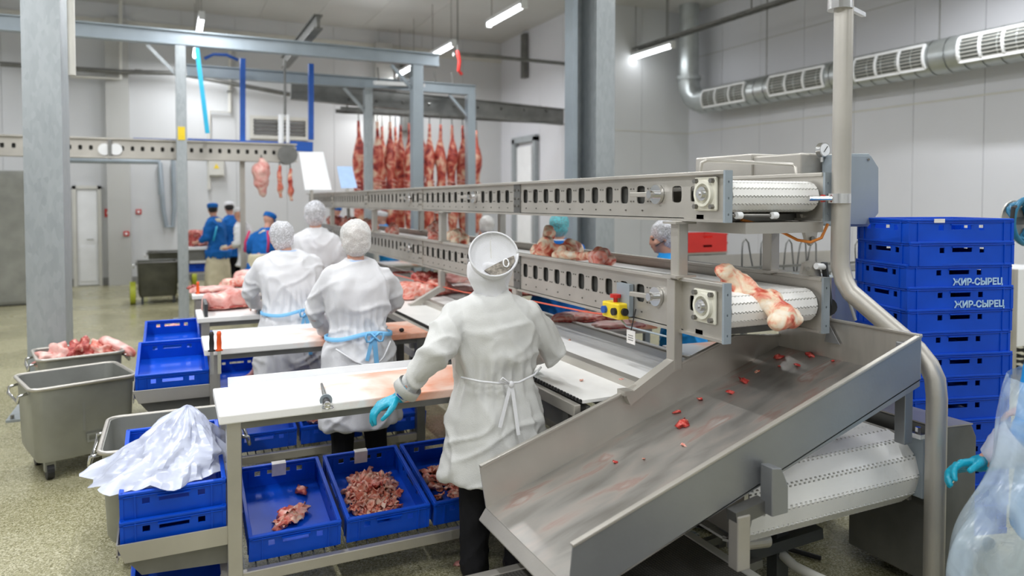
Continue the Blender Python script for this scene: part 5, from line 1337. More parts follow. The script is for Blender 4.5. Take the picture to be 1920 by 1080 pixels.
# chute scraps
def chute_pt(px, py):
    d = ray(px, py); o = V((0, 0, CH)); n = V((-SL, 0, 1)); a = V((CX0, 0, cf(CX0)))
    return o + d * ((a - o).dot(n) / d.dot(n))
ca = math.atan(SL)
lst = [(1460, 672, .8, 'red scrap, left of the two highest bits near the chute top'), (1518, 667, .75, 'red and white scrap highest on the chute'), (1495, 686, .45, 'small red scrap below the highest pair on the chute'), (1461, 688, .3, 'tiny red crumb beside the chute wall near the top'),
       (1561, 678, .3, 'small pink crumb at the right of the chute top'), (1420, 699, .35, 'small pale scrap near the upper part of the chute wall'), (1396, 716, .7, 'pink scrap with white tail by the chute wall'), (1370, 738, .6, 'red scrap on the middle of the chute below the pink one'), (1313, 750, .5, 'thin fatty scrap against the chute wall'),
       (1271, 774, .55, 'red lump against the chute wall, middle'), (1280, 798, .95, 'largest red scrap with a white tip in mid chute'), (1281, 836, .35, 'thin white sliver below the largest chute scrap'), (1154, 868, .4, 'flat red scrap in the lower half of the chute'), (1207, 862, .2, 'tiny white crumb in the lower chute'), (1178, 777, .2, 'tiny dark crumb at the wall base'), (1449, 803, .25, 'red crumb near the chute near wall'), (1393, 832, .25, 'red crumb further down by the near wall')]
redtrim = []
for k in range(4):
    me = lump((.034, .024, .013), k + 20, 2, .55, 2.6, .2).mesh('meat_scrap', True); me.materials.append(M['scrap_red']); redtrim.append(me)
for i, (px, py, s, lb) in enumerate(lst):
    p = chute_pt(px, py); tag(inst('meat_scrap', redtrim[i % 4] if 'pale' not in lb and 'white' not in lb[:12] else trim[i % 8], None, p + V((0, 0, .001)), (0, -ca, i * 1.3), (s, s, s)), lb, 'meat')
solo('meat_scrap', lump((.03, .02, .012), 9, 2, .3), 'meat_skin', 'pale scrap of fat lying on the floor near the nearest worker', 'meat', loc=tuple(P(862, 1058, z=.001)), smooth=True)
# bins' meat
def in_bin(dx, dy, z, r, seed, mat, label, tilt=(0, 0), rz=0):
    o = meat_thing(150, 660, z, r, mat, seed, label, rz, .35, tilt=tilt); o.location = b2.matrix_basis @ V((dx, dy, z)) if False else V((b2.location.x + dx, b2.location.y + dy, z))
in_bin(-.13, -.02, .50, (.13, .14, .10), 40, 'meat_skin', 'pale rounded meat piece at the left of the heaped bin')
in_bin(.02, -.03, .49, (.12, .13, .12), 41, 'meat_red', 'red meat piece in the middle of the heaped bin')
in_bin(.15, .04, .50, (.12, .12, .10), 42, 'meat_pink', 'fatty meat piece at the right of the heaped bin')
t = slab(252, 648, .56, .17, .055, .05, 'meat_skin', 44, 'long meat strip hanging over the right rim of the heaped bin', -35); t.rotation_euler = (0, R(22), R(-35)); t.location = (b2.location.x + .27, b2.location.y + .02, .61)
scr = bpy.data.objects
for (px, py, z, s, sd, lb) in ((300, 626, .66, .07, 51, 'pink meat in the crate on the third table tray, left piece'), (330, 624, .66, .08, 52, 'pink meat in the crate on the third table tray, right piece')):
    meat_thing(px, py, z, (s * 1.2, s, s * .6), 'meat_skin', sd, lb)
# leg bone in crate under second/third table
def bone(loc, d, L, r, label, mat='bone', seed=1, flesh=0):
    'long bone: two knobbly ends and a narrower shaft'
    d = V(d).normalized(); loc = V(loc); x = d.orthogonal().normalized(); y = d.cross(x)
    m = MB(); a, b = loc - d * L / 2, loc + d * L / 2
    m.tube([a, a.lerp(b, .25), a.lerp(b, .5), a.lerp(b, .75), b], [r * .8, r * .5, r * .42, r * .5, r * .8], 12)
    for e, s in ((a, 1), (b, 1.15)):
        m.ell(e + x * r * .45, (r * .75 * s, r * .7 * s, r * .8 * s), 12, 8); m.ell(e - x * r * .45, (r * .7 * s, r * .75 * s, r * .7 * s), 12, 8)
    if flesh: m.ell(a.lerp(b, .35), (r * .8, r * .8, r * .8), 12, 8); m.ell(a.lerp(b, .2) + y * r * .4, (r * .9, r * .7, r * .9), 12, 8)
    t0 = remesh('bone_piece', m, mat, None, r * .14, 3, lambda c, n: n * (r * .22 * noise.noise(c * (1.1 / r) + V((seed, 0, 0)))))
    c = loc; t0.data.transform(Matrix.Translation(-c)); t0.location = c
    return tag(t0, label, 'bone')
bone(P(462, 708, z=.36), (.8, .3, .45), .24, .045, 'leg bone with meat lying in the crate under the second table', 'meat_skin', 3, 1)
# bones on the lower tier
zb = LO1 - .045
def on_belt(px, xo=2.5): p = P(px, 480, x=xo); return V((xo, p.y, zb))
lw = [(735, 'm', 'long red neck bone lying flat on the far part of the lower belt'), (800, 'b', 'knobbly red bone next to the long neck bone on the lower belt'), (857, 'k', 'round red knuckle on the lower belt left of the hood'),
      (1022, 'b', 'upright forked bone beside the teal hair net'), (1052, 'm', 'large pale joint with a round socket on the lower belt'), (1090, 'b', 'long cream shank bone on the lower belt'), (1130, 'k', 'dark red knuckle end nearest on the lower belt')]
p = on_belt(750); bone(p + V((0, .35, .05)), (.25, 1, .02), .75, .075, lw[0][2], 'meat_pink', 5, 1)
p = on_belt(812); bone(p + V((0, 0, .07)), (.3, .6, .4), .26, .07, lw[1][2], 'meat_pink', 6, 1)
p = on_belt(857); bone(p + V((0, 0, .06)), (.7, .5, .1), .16, .075, lw[2][2], 'bone', 7, 1)
p = on_belt(1024); bone(p + V((0, .05, .10)), (.5, .2, .6), .22, .055, lw[3][2], 'bone', 8, 1)
p = on_belt(1050); bone(p + V((0, 0, .07)), (-.8, .5, .15), .22, .08, lw[4][2], 'bone', 9, 1)
p = on_belt(1085); bone(p + V((0, 0, .05)), (.35, -1, -.02), .34, .06, lw[5][2], 'bone', 10)
p = on_belt(1128); bone(p + V((0, 0, .045)), (.9, .3, .1), .10, .055, lw[6][2], 'meat_pink', 11, 1)
for i, (px, r_) in enumerate(((606, .09), (618, .1), (636, .09), (655, .11), (672, .08), (690, .10))):
    p = on_belt(px); meat_thing(px, 430, zb, (r_ * 1.2, r_ * 1.6, r_), 'meat_pink' if i % 2 else 'meat_red', 60 + i, ['farthest piece', 'second farthest piece', 'third farthest piece', 'fourth farthest piece', 'fifth farthest piece', 'nearest piece'][i] + ' in the meat row far along the lower belt', x=2.5).location = (2.5, min(p.y, 13.0 - .16 * (5 - i)) if i < 2 else p.y, zb)
# the big leg bone tipping off the end of the lower belt
A, B = P(1375, 515, y=2.62), P(1468, 596, y=2.30)
A = V((2.36, 2.66, 1.50)); 
A, B = P(1372, 522, y=2.62), P(1468, 592, y=2.40)
d = (B - A); m = MB()
m.caps([A, A.lerp(B, .25), A.lerp(B, .5), A.lerp(B, .75), B], [.052, .05, .04, .046, .062])
m.ell(A + V((-.045, 0, .035)), (.045, .05, .04)); m.ell(A + V((.01, 0, -.02)), (.06, .05, .05)); m.ell(A.lerp(B, .3) + V((.0, 0, -.02)), (.07, .055, .045))
m.ell(B + V((.05, 0, -.015)), (.052, .05, .045)); m.ell(B + V((-.04, -.02, -.02)), (.055, .05, .045)); m.ell(B.lerp(A, .3) + V((.02, 0, .02)), (.06, .05, .045))
t0 = remesh('leg_bone', m, 'bone', None, .009, 3, lambda c, n: n * (.012 * noise.noise(c * 14) + .005 * noise.noise(c * 40)))
c = (A + B) / 2; t0.data.transform(Matrix.Translation(-c)); t0.location = c; tag(t0, 'large raw leg bone tipping off the lower belt end into the chute', 'bone')

# ================================================================ hanging carcasses
def carcass(seed):
    m = MB(); o = V((seed * 5, 0, seed)); n = 18; rings = []
    prof = [(0, .030, .028, 0), (-.10, .035, .03, 0), (-.30, .045, .04, .01), (-.42, .085, .07, .02), (-.60, .135, .11, .02), (-.78, .145, .12, .0), (-.95, .12, .09, -.02), (-1.15, .115, .075, -.02), (-1.35, .14, .085, .0), (-1.60, .165, .095, .03), (-1.85, .155, .10, .03), (-2.05, .12, .09, .02), (-2.2, .07, .06, .0), (-2.3, .03, .03, 0)]
    for z, rx, ry, cx in prof:
        for s in (0,):
            rings.append([V((cx + rx * .86 * math.cos(2 * PI * k / n) * (1 + .16 * noise.noise(V((math.cos(2 * PI * k / n), math.sin(2 * PI * k / n), z * 2)) + o)),
                             ry * math.sin(2 * PI * k / n) * (1 + .2 * noise.noise(V((math.sin(2 * PI * k / n), z * 3, 1)) + o)), z)) for k in range(n)])
    m.loft(rings); leg = MB().caps([(.05, 0, -1.85), (.12, -.03, -2.15), (.07, -.04, -2.42)], [.06, .045, .025], 10)
    t = thing('hanging_carcass', 'x', 'carcass', (0, 0, 0), 0, 'half carcasses hanging from the far rail')
    sb = MB()
    for k in range(9): z = -1.15 - k * .08; sb.tube([(-.10, -.05, z), (-.03, -.092, z - .015), (.06, -.094, z - .03), (.13, -.05, z - .05)], .013, 6)
    return t, [(obj('flesh', m, 'carcass', t, smooth=True), []), (obj('foreleg', leg, 'carcass', t, smooth=True), []), (obj('ribs', sb, 'meat_skin', t, smooth=True), []),
               (obj('hook', MB().tube([(0, 0, .22), (0, 0, .05), (.02, 0, -.02), (.0, 0, -.05)], .012, 6), 'steel_dark', t), [])]
prot = [carcass(k) for k in range(3)]
cx_ = [(672, 0), (688, 1), (707, 0), (731, 0), (751, 1), (767, 0), (790, 1), (735 + 6, 2), (805, 0), (826, 0), (847, 0), (867, 0), (893, 2), (716, 2)]
pos = ['first from the left', 'second from the left', 'third from the left', 'fifth from the left', 'seventh from the left', 'eighth from the left', 'behind the pale blue post', 'sixth from the left', 'first right of the pale blue post', 'second right of the pale blue post', 'third right of the pale blue post', 'beside the right end post', 'last one right of the end post', 'fourth from the left']
for i, (px, row) in enumerate(cx_):
    y = 14.2 + row * .45; p = P(px, 200, y=y); pr, ch2 = prot[i % 3]
    lb = 'red half carcass hanging on the far rail, ' + pos[i]; args = ((p.x, y, 3.40), (0, 0, .8 * (i % 5) - 1.2), lb)
    if i < 3: pr.location = args[0]; pr.rotation_euler = args[1]; pr['label'] = lb
    else: copy_tree(pr, ch2, *args)
# smaller carcass parts left of the conveyor end
for i, (px, py, s, lb) in enumerate(((490, 302, .20, 'skinned carcass piece hanging under the high conveyor, left one'), (524, 312, .20, 'thin red leg hanging under the high conveyor end'), (544, 318, .18, 'thin leg hanging nearest the tall white sheet'))):
    y = 12.66; p = P(px, py, y=y)
    t = thing('hanging_joint', lb, 'carcass', (p.x, y, p.z)); m = MB()
    m.caps([(0, 0, 0), (0, 0, -.15), (0, 0, -.35), (0.02, 0, -.55)], [s * .3, s * .75, s * .6, s * .25]) if i == 0 else m.caps([(0, 0, 0), (0, 0, -.3), (.02, 0, -.5)], [.03, .05, .03])
    o = remesh('flesh', m, 'carcass' if i else 'meat_skin', t, .02, 2, lambda c, n: n * .03 * noise.noise(c * 9)); obj('hook', MB().tube([(0, 0, max(.1, 2.49 - p.z)), (0, 0, 0)], .012, 6), 'steel_dark', t)
# meat heap at the far left table
for i, (px, py, r_, lb) in enumerate(((368, 450, .17, 'dark red meat lump at the left of the far work table'), (376, 440, .15, 'meat lump stacked at the back of the far work table'), (360, 452, .12, 'smallest meat lump at the edge of the far work table'))):
    z = P(372, 462, y=14.6).z - .005; meat_thing(px, py, z, (r_, r_, r_ * 1.1), 'meat_red' if i != 1 else 'meat_pink', 80 + i, lb, y=14.85).location.z = z

# ================================================================ plastic bag
mb = MB()
cb_ = V((-.02, 3.57, .66)); pk = P(352, 760, y=3.70)
top = V((pk.x, 3.70, pk.z))
rings = []
n = 72; NR = 44
def crumple(p):
    d = noise.voronoi(p)[0]; return d[1] - d[0]
for i in range(NR):
    u = i / (NR - 1); c = V((cb_.x - .01, cb_.y, cb_.z)).lerp(top, u ** .9); z = cb_.z - .02 + (top.z - cb_.z + .02) * u
    w_ = (1 - u) ** .8; rx, ry = .235 * w_ + .028 * (1 - u ** 6) + .002, .285 * w_ + .02 * (1 - u ** 6) + .002
    rg = []
    for k in range(n):
        a = 2 * PI * k / n; q = V((math.cos(a), math.sin(a), 0)); pp = V((q.x * 1.2, q.y * 1.2, z * 4.2))
        f = 1 + .42 * (crumple(pp * 1.7) - .25) + .14 * (crumple(pp * 4) - .25) + .05 * noise.noise(pp * 9)
        ex = 1 + .22 * max(0, -q.x) * max(0, 1 - u / .45); drop = .05 * max(0, -q.x - .5) * max(0, .3 - u) / .3
        rg.append(V((c.x + q.x * rx * f * ex, c.y + q.y * ry * f, z + .03 * (crumple(pp * 2 + V((5, 0, 0))) - .25) * (1 - u * .5) - drop)))
    rings.append(rg)
mb.loft(rings)
bag = solo('plastic_bag', mb, 'bag', 'crumpled milky white plastic bag heaped on the near blue crates', 'bag', smooth=True, angle=32)
# ================================================================ people
def ik(a, b, l1, l2, pole):
    a, b = V(a), V(b); d = b - a; L = min(d.length, (l1 + l2) * .999); d.normalize(); b = a + d * L
    x = (l1 * l1 - l2 * l2 + L * L) / (2 * L); h = math.sqrt(max(0, l1 * l1 - x * x)); p = V(pole); p = (p - d * p.dot(d)).normalized()
    return a + d * x + p * h, b
def hand(m, w, f, n, thumb, s=1.0, curl=.5, spread=.12, thin=0):
    'palm and five bent fingers; w wrist, f pointing direction, n palm normal, thumb = +1/-1 side'
    f = V(f).normalized(); n = V(n); n = (n - f * n.dot(f)).normalized(); sd = f.cross(n).normalized() * thumb
    offs = [(-.031, .055, .0075, .080), (-.011, .070, .0085, .090), (.011, .076, .009, .094), (.031, .068, .009, .088)]
    for i, (o, L, r, pl) in enumerate(offs):
        k = w + f * pl * s + sd * o * s; rr = (r + thin) * s
        m.caps([w + sd * o * .55 * s, w.lerp(k, .5) + sd * o * .2 * s, k], [.016 * s, .015 * s, .0125 * s], 8)
        d = (f + sd * spread * o / .03).normalized(); p = k; pts = [p]; a = curl * (1 + .12 * (3 - i)) * .55
        for q, fr in enumerate((.45, .32, .23)):
            d = (d * math.cos(a) + n * math.sin(a)).normalized() if q or curl > .3 else d; 
            nn = (n - d * n.dot(d)); nn = nn.normalized() if nn.length > .1 else (d.cross(sd) * -1).normalized()
            p = p + d * L * fr * s; pts.append(p)
            n2 = nn; d = (d * math.cos(a) + n2 * math.sin(a)).normalized()
        m.caps(pts, [rr * 1.1, rr, rr * .92, rr * .8], 8)
    b = w + f * .022 * s + sd * .022 * s; k1 = b + (f * .55 + sd * .75 + n * .25).normalized() * .042 * s
    k2 = k1 + (f * .85 + sd * .35 + n * .35).normalized() * .034 * s; k3 = k2 + (f * .95 + n * .4).normalized() * .026 * s
    m.caps([b, k1, k2, k3], [.017 * s, .0135 * s, .0105 * s, .009 * s], 8)
def head_mesh(m, c, yaw, pit, s=1.0):
    Mh = Matrix.Rotation(yaw, 3, 'Z') @ Matrix.Rotation(pit, 3, 'X'); E = lambda o, r: m.ell(c + Mh @ (V(o) * s), tuple(q * s for q in r), 16, 10, Mh)
    E((0, -.012, .022), (.075, .092, .088)); E((0, .028, -.035), (.058, .062, .072)); E((0, .060, -.085), (.030, .028, .026))
    E((0, .094, -.012), (.011, .014, .024)); E((0, .104, -.028), (.016, .013, .011)); E((0, .088, .018), (.05, .010, .010))
    E((0, .088, -.060), (.024, .010, .009))
    for q in (-1, 1): E((q * .076, -.005, -.012), (.010, .018, .030)); E((q * .045, .06, -.03), (.02, .025, .02))
    return Mh
def folds(seed, amp=.006, waist=None, base=0):
    o = V((seed * 3.3, seed, 0))
    def f(c, n):
        q = c + V((noise.noise(c * 3 + o), noise.noise(c * 3 + o * 2), noise.noise(c * 3 - o))) * .09
        k1 = noise.noise(V((q.x * 6 + q.z * 2.5, q.y * 6, q.z * 2.6)) + o); k2 = noise.noise(V((q.x * 5 - q.z * 6, q.y * 5 + q.z * 2, q.z * 5)) + o * 2)
        a = max(0, 1 - 3.4 * abs(k1)) ** 1.4; b = max(0, 1 - 3.6 * abs(k2)) ** 1.4
        g = 0
        if waist is not None:
            w = math.exp(-((c.z - waist) / .10) ** 2); g = -w * .012 + w * .008 * math.sin(math.atan2(c.y, c.x) * 17 + seed)
            if c.z < waist: g += .006 * math.sin(math.atan2(c.y, c.x) * 11 + seed * 2 + c.z * 5) * min(1, (waist - c.z) / .3)
        return n * (amp * (a - .3) + amp * .8 * (b - .2) + g)
    return f
def person(label, loc, rz, h=1.67, lean=.06, hands=None, coat='coat', coatlen=.52, wide=1.0, voxel=.014, trousers='cloth_black', apron=None, net=None, cap=None, look=(0, 0), gloves=None, strap=None, collar=None, sleeve_end=.93, hx=(0, 0), fdir=None, seed=1, waistf=True, hand_curl=.6, shoes='black', twist=0, fingers=True, sleeves_col=None, hair=None, headoff=(0, 0, 0), elbow_out=.4):
    s = h / 1.67; t = thing('person', label, 'person', (loc[0], loc[1], 0), rz); inv = base_of(t).inverted()
    W = wide
    def S(x, y, z): return V((x * s, y * s, z * s))
    lp = lean
    pel, ch_, nk = S(0, 0, .93), S(0, lp * .6, 1.22), S(0, lp * 1.05, 1.40)
    hd = S(0, lp * 1.25 + .02, 1.555) + V(headoff)
    shl = [S(-.165 * W, lp * .9, 1.36), S(.165 * W, lp * .9, 1.36)]
    if hands is None: hands = (None, None)
    H = []
    for i in (0, 1):
        sg = -1 if i == 0 else 1
        tgt = inv @ V(hands[i]) if hands[i] is not None else S(sg * .16, .30, 1.0)
        el, wr = ik(shl[i], tgt, .285 * s, .26 * s, (sg * elbow_out, -.35, -1)); H.append((el, wr))
    hips = [S(-.09, 0, .88), S(.09, 0, .88)]; kn = [S(-.10, .03, .48), S(.10, .02, .48)]; an = [S(-.11, -.01, .09), S(.11, -.02, .09)]
    # body: head, neck, trunk, arms, hands, legs in one surface
    m = MB(); Mh = head_mesh(m, hd, look[0], look[1], s)
    m.caps([nk - V((0, 0, .03)), nk.lerp(hd, .5)], [.058 * s, .052 * s])
    m.caps([pel, ch_, nk - V((0, 0, .05))], [.105 * s, .105 * s, .065 * s])
    fd = []
    for i in (0, 1):
        sg = -1 if i == 0 else 1
        el, wr = H[i]; m.caps([shl[i] + V((.03 if i == 0 else -.03, 0, -.06)), el, wr], [.04 * s, .042 * s, .029 * s])
        f = (wr - el).normalized(); f = V((f.x, f.y, f.z * .4)).normalized()
        if fdir and fdir[i]: f = (inv.to_3x3() @ V(fdir[i])).normalized()
        fd.append(f)
        m.caps([hips[i], kn[i], an[i]], [.085 * s, .055 * s, .042 * s])
        if not (gloves and gloves[i]):
            if fingers: hand(m, wr, f, (0, 0, -1), -sg, s * 1.0, hand_curl)
            else: m.caps([wr, wr + f * .09 * s], [.028 * s, .03 * s])
    remesh('body', m, 'skin', t, min(voxel, .010) if fingers else voxel, 2)
    for q in (-1, 1):
        e = MB().ell(hd + Mh @ (V((q * .030, .0765, .0)) * s), (.009 * s,) * 3, 10, 8); obj('eye', e, 'eye', t, smooth=True)
    obj('mouth', MB().ell(hd + Mh @ (V((0, .094, -.055)) * s), (.022 * s, .006, .006), 10, 6), 'lip', t)
    # trousers and shoes
    m = MB()
    for i in (0, 1): m.caps([hips[i], kn[i], an[i] + V((0, 0, .02))], [.105 * s, .078 * s, .068 * s])
    m.caps([pel + V((0, 0, -.03)), pel + V((0, 0, -.08))], [.115 * s, .12 * s]); remesh('trousers', m, trousers, t, voxel, 3, folds(seed + 5, .008))
    for i in (0, 1):
        m = MB(); a = an[i]; m.caps([V((a.x, a.y - .02, .05)), V((a.x, a.y + .06, .045)), V((a.x, a.y + .15, .035))], [.048, .045, .038]); m.ell((a.x, a.y, .1), (.05, .055, .06))
        for k, v in enumerate(m.v):
            if v.z < .004: m.v[k] = V((v.x, v.y, .004))
        remesh('shoe', m, shoes, t, .014, 1)
    # coat
    m = MB()
    if coatlen is not None:
        rg = [(coatlen, .0, .245, .20), (coatlen + .02, .0, .25, .205), (.70, .005, .225, .185), (.86, .01, .215, .165), (1.03, lp * .3, .178, .13), (1.15, lp * .5, .195, .14), (1.27, lp * .75, .208, .138), (1.335, lp * .9, .200, .122), (1.385, lp * .98, .165, .098), (1.42, lp * 1.02, .105, .078), (1.44, lp * 1.05, .068, .065)]
    m.loft([oval(0, cy * s, z * s if z > .65 else z, rx * s * W, ry * s * W, 24) for z, cy, rx, ry in rg])
    for i in (0, 1):
        el, wr = H[i]; e2 = el.lerp(wr, sleeve_end)
        m.caps([shl[i] + V((-.01 * (-1 if i == 0 else 1), 0, -.045)), shl[i].lerp(el, .5), el, el.lerp(e2, .5), e2], [.076 * s * W ** .5, .076 * s, .068 * s, .063 * s, .054 * s])
    if sleeves_col is None: remesh('coat', m, coat, t, voxel * .85, 3, folds(seed, .015, 1.03 * s if waistf else None))
    if collar: obj('collar', MB().loft([oval(0, lp * 1.04 * s, 1.405 * s, .088 * s, .078 * s), oval(0, lp * 1.07 * s, 1.44 * s, .076 * s, .072 * s), oval(0, lp * 1.07 * s, 1.44 * s, .06 * s, .058 * s), oval(0, lp * 1.04 * s, 1.405 * s, .07 * s, .06 * s)], False), collar, t, smooth=True)
    if strap:
        z = .985 * s; W2 = .203 * s * W, .153 * s * W
        m = MB().loft([oval(0, .005, z - .012, W2[0], W2[1], 40), oval(0, .005, z + .012, W2[0], W2[1], 40), oval(0, .005, z + .012, W2[0] - .01, W2[1] - .01, 40), oval(0, .005, z - .012, W2[0] - .01, W2[1] - .01, 40)], False)
        for k, v in enumerate(m.v): m.v[k] = v + V((0, 0, .018 * math.sin(v.x * 14 + 1)))
        wb_ = obj('waist_strap', m, 'strap', t, smooth=True)
        bx = strap if isinstance(strap, float) else .05; yy = -W2[1] - .012
        obj('tail', MB().bar((bx, yy, z + .01), (bx + .02, yy - .03, z - .32), .028, .005, (0, 1, 0)), 'strap', wb_); 
        obj('tail', MB().bar((bx - .01, yy, z), (bx - .05, yy - .02, z - .14), .022, .005, (0, 1, 0)), 'strap', wb_)
        lp_ = [V((bx, yy - .01, z))] + [V((bx + .045 * math.sin(a_) * 1.2 * q, yy - .012, z + .03 * math.sin(2 * a_))) for q in (1, -1) for a_ in [k * PI / 6 for k in range(1, 6)]]
        obj('bow', MB().tube(lp_ + [lp_[0]], .008, 6), 'strap', wb_, smooth=True)
    if apron:
        m = MB().loft([oval(0, .012, z, rx * s, ry * s, 24) for z, rx, ry in ((.18, .25, .21), (.6, .235, .19), (1.0, .195, .155), (1.02, .18, .14))])
        remesh('apron', m, apron, t, voxel, 2, folds(seed + 2, .008))
        m = MB().loft([oval(0, lp * .9, 1.34 * s, .15 * s, .115 * s, 20), oval(0, lp * .95, 1.395 * s, .125 * s, .10 * s, 20), oval(0, lp * .98, 1.42 * s, .08 * s, .07 * s, 20)])
        remesh('shoulder_yoke', m, apron, t, voxel, 2, folds(seed + 3, .005))
    def headloc(o): return hd + Mh @ (V(o) * s)
    if hair: obj('hair', (lambda q: (q.ell(headloc((0, -.022, .03)), (.082 * s, .092 * s, .092 * s), 20, 12, Mh), q)[1])(MB()), hair, t, smooth=True)
    if net:
        m = MB(); m.ell(headloc((0, -.028, .040)), (.094 * s, .108 * s, .100 * s), 24, 16, Mh); m.ell(headloc((0, -.05, -.01)), (.088 * s, .078 * s, .085 * s), 24, 16, Mh)
        ob = remesh('hair_net', m, net, t, .009, 4, lambda c, n: n * (.006 * (1 - 2 * abs(noise.noise(c * 16))) + .003 * noise.noise(c * 60)))
        if net != 'net': obj('hair', (lambda q: (q.ell(headloc((0, -.025, .03)), (.082 * s, .092 * s, .088 * s), 20, 12, Mh), q)[1])(MB()), 'hair_grey', t, smooth=True)
        e = [headloc((.098 * math.cos(a), -.03 + .10 * math.sin(a) - 0, -.045 + .055 * math.sin(a))) for a in [k * PI / 12 for k in range(25)]]
    if cap:
        m = MB(); m.loft([[headloc((math.cos(a) * rx, -.012 + math.sin(a) * ry, z + .012 * math.sin(a))) for a in [k * PI / 10 for k in range(20)]] for z, rx, ry in ((.03, .084, .100), (.045, .088, .104), (.075, .094, .110), (.100, .09, .105), (.118, .065, .075), (.123, .02, .02))])
        obj('cap', m, cap, t, smooth=True, angle=50)
        obj('cap_brim', MB().ell(headloc((0, .095, .045)), (.06 * s, .045 * s, .006), 14, 8, Mh), cap, t)
    return dict(t=t, H=H, fd=fd, hd=hd, Mh=Mh, nk=nk, s=s, inv=inv, headloc=headloc, shl=shl)

# --- nearest worker: hooded, white lab coat tied at the back, left hand on the board edge
hw = P(752, 742, y=3.20); htip = P(690, 772, y=3.22)
wr = V((hw.x, 3.19, .985)); dirg = (V((.84, 3.17, .955)) - wr)
wl = P(752, 742, y=3.13)
C = person('worker nearest the camera, hooded, seen from behind in a long tied white coat', (1.37, 3.09), R(-8), h=1.61, lean=.05, hands=(wl, V((1.66, 3.36, 1.02))), coat='coat_grey', coatlen=.54, voxel=.011,
           wide=1.12, look=(R(-28), R(-18)), gloves=(True, True), sleeve_end=.86, collar='collar', seed=4, fdir=(V((-.93, .03, -.33)), V((.2, .9, -.3))), elbow_out=.75, )
t = C['t']
for i in (0, 1):
    el, wv = C['H'][i]; m = MB(); f = C['fd'][i]
    hand(m, wv + f * .01, f, (.15, .0, -1) if i == 0 else (0, 0, -1), 1 if i == 0 else -1, 1.12, .75, .2, .0015)
    m.caps([el.lerp(wv, .84), wv], [.037, .033], 12)
    g = remesh('glove', m, 'glove', t, .0055, 2, lambda c, n: n * .0012 * noise.noise(c * 90))
    bd_ = el.lerp(wv, .93); ax = (wv - el).normalized()
    obj('wrist_band', MB().loft([circ(bd_ - ax * .008, .041, ax, 20), circ(bd_ + ax * .008, .040, ax, 20), circ(bd_ + ax * .008, .036, ax, 20), circ(bd_ - ax * .008, .037, ax, 20)], False), 'blue_paint', g, smooth=True)
    el2 = el.lerp(wv, .80)
    obj('cuff', MB().loft([circ(el.lerp(wv, .72), .060, ax, 20), circ(el.lerp(wv, .88), .064, ax, 20), circ(el.lerp(wv, .88), .058, ax, 20), circ(el.lerp(wv, .72), .054, ax, 20)], False), 'coat_grey', t, smooth=True)
# hood: draped cap with a big round crown turned toward the viewer
hd, Mh, s = C['hd'], C['Mh'], 1.0
inv3 = C['inv'].to_3x3()
nrm = (inv3 @ V((-.25, -.80, .42))).normalized()
cc_ = hd + V((0, 0, .022)) + nrm * .108
ux = -nrm.cross(Z3).normalized(); uy = nrm.cross(ux)
def disc(c, r1, r2, n=32, sk=0): return [c + ux * r1 * math.cos(2 * PI * k / n) + uy * r2 * math.sin(2 * PI * k / n) for k in range(n)]
m = MB(); n = 32
rings = [disc(cc_ - nrm * .012, .085, .080), disc(cc_ + nrm * .0, .104, .100), disc(cc_ + nrm * .012, .113, .110), disc(cc_ + nrm * .008, .117, .114), disc(cc_ - nrm * .03, .112, .110), disc(cc_ - nrm * .09, .100, .102), disc(cc_ - nrm * .16, .096, .10), disc(cc_ - nrm * .20, .07, .08)]
m.loft(rings, True)
hood = remesh('hood', m, 'coat', t, .006, 2, lambda c, n: n * .003 * noise.noise(c * 18))
rp = disc(cc_ + nrm * .014, .113, .110); obj('hood_rim', MB().tube(rp + [rp[0]], .005, 6), 'coat', hood, smooth=True)
obj('centre_seam', MB().bar(cc_ - nrm * .012 + uy * .09 - ux * .01, cc_ - nrm * .012 - uy * .01 - ux * .01, .003, .003), 'offwhite', hood)
# dark lining with patterned hair net showing at the lower right of the crown
m = MB(); pts = [cc_ + nrm * .006 + ux * a + uy * b for a, b in ((-.045, -.075), (.0, -.050), (.05, -.025), (.095, -.005), (.098, -.03), (.075, -.07), (.035, -.10), (-.01, -.108))]
m.prism(pts, -nrm * .02); obj('hair_patch', m, 'hair_grey', hood)
obj('elastic_loop', MB().tube([cc_ + nrm * .014 + ux * (.055 + .013 * math.cos(a)) + uy * (-.045 + .02 * math.sin(a)) for a in [k * PI / 6 for k in range(13)]], .0035, 6), 'white', hood, smooth=True)
m = MB(); nkp = C['nk']
m.loft([oval(hd.x - .005, hd.y - .01, hd.z + .03, .10, .105, 24), oval(hd.x - .015, hd.y - .02, hd.z - .04, .100, .10, 24), oval(hd.x - .012, hd.y - .02, hd.z - .085, .082, .086, 24), oval(nkp.x - .006, nkp.y - .0, nkp.z + .03, .070, .072, 24), oval(nkp.x - .012, nkp.y, nkp.z + .0, .082, .08, 24), oval(nkp.x - .02, nkp.y - .01, nkp.z - .03, .10, .085, 24)])
remesh('hood_drape', m, 'coat', t, .008, 3, lambda c, n: n * .011 * (1 - 2.2 * abs(noise.noise(V((c.x * 13 + c.z * 5, c.y * 13, c.z * 6))))))
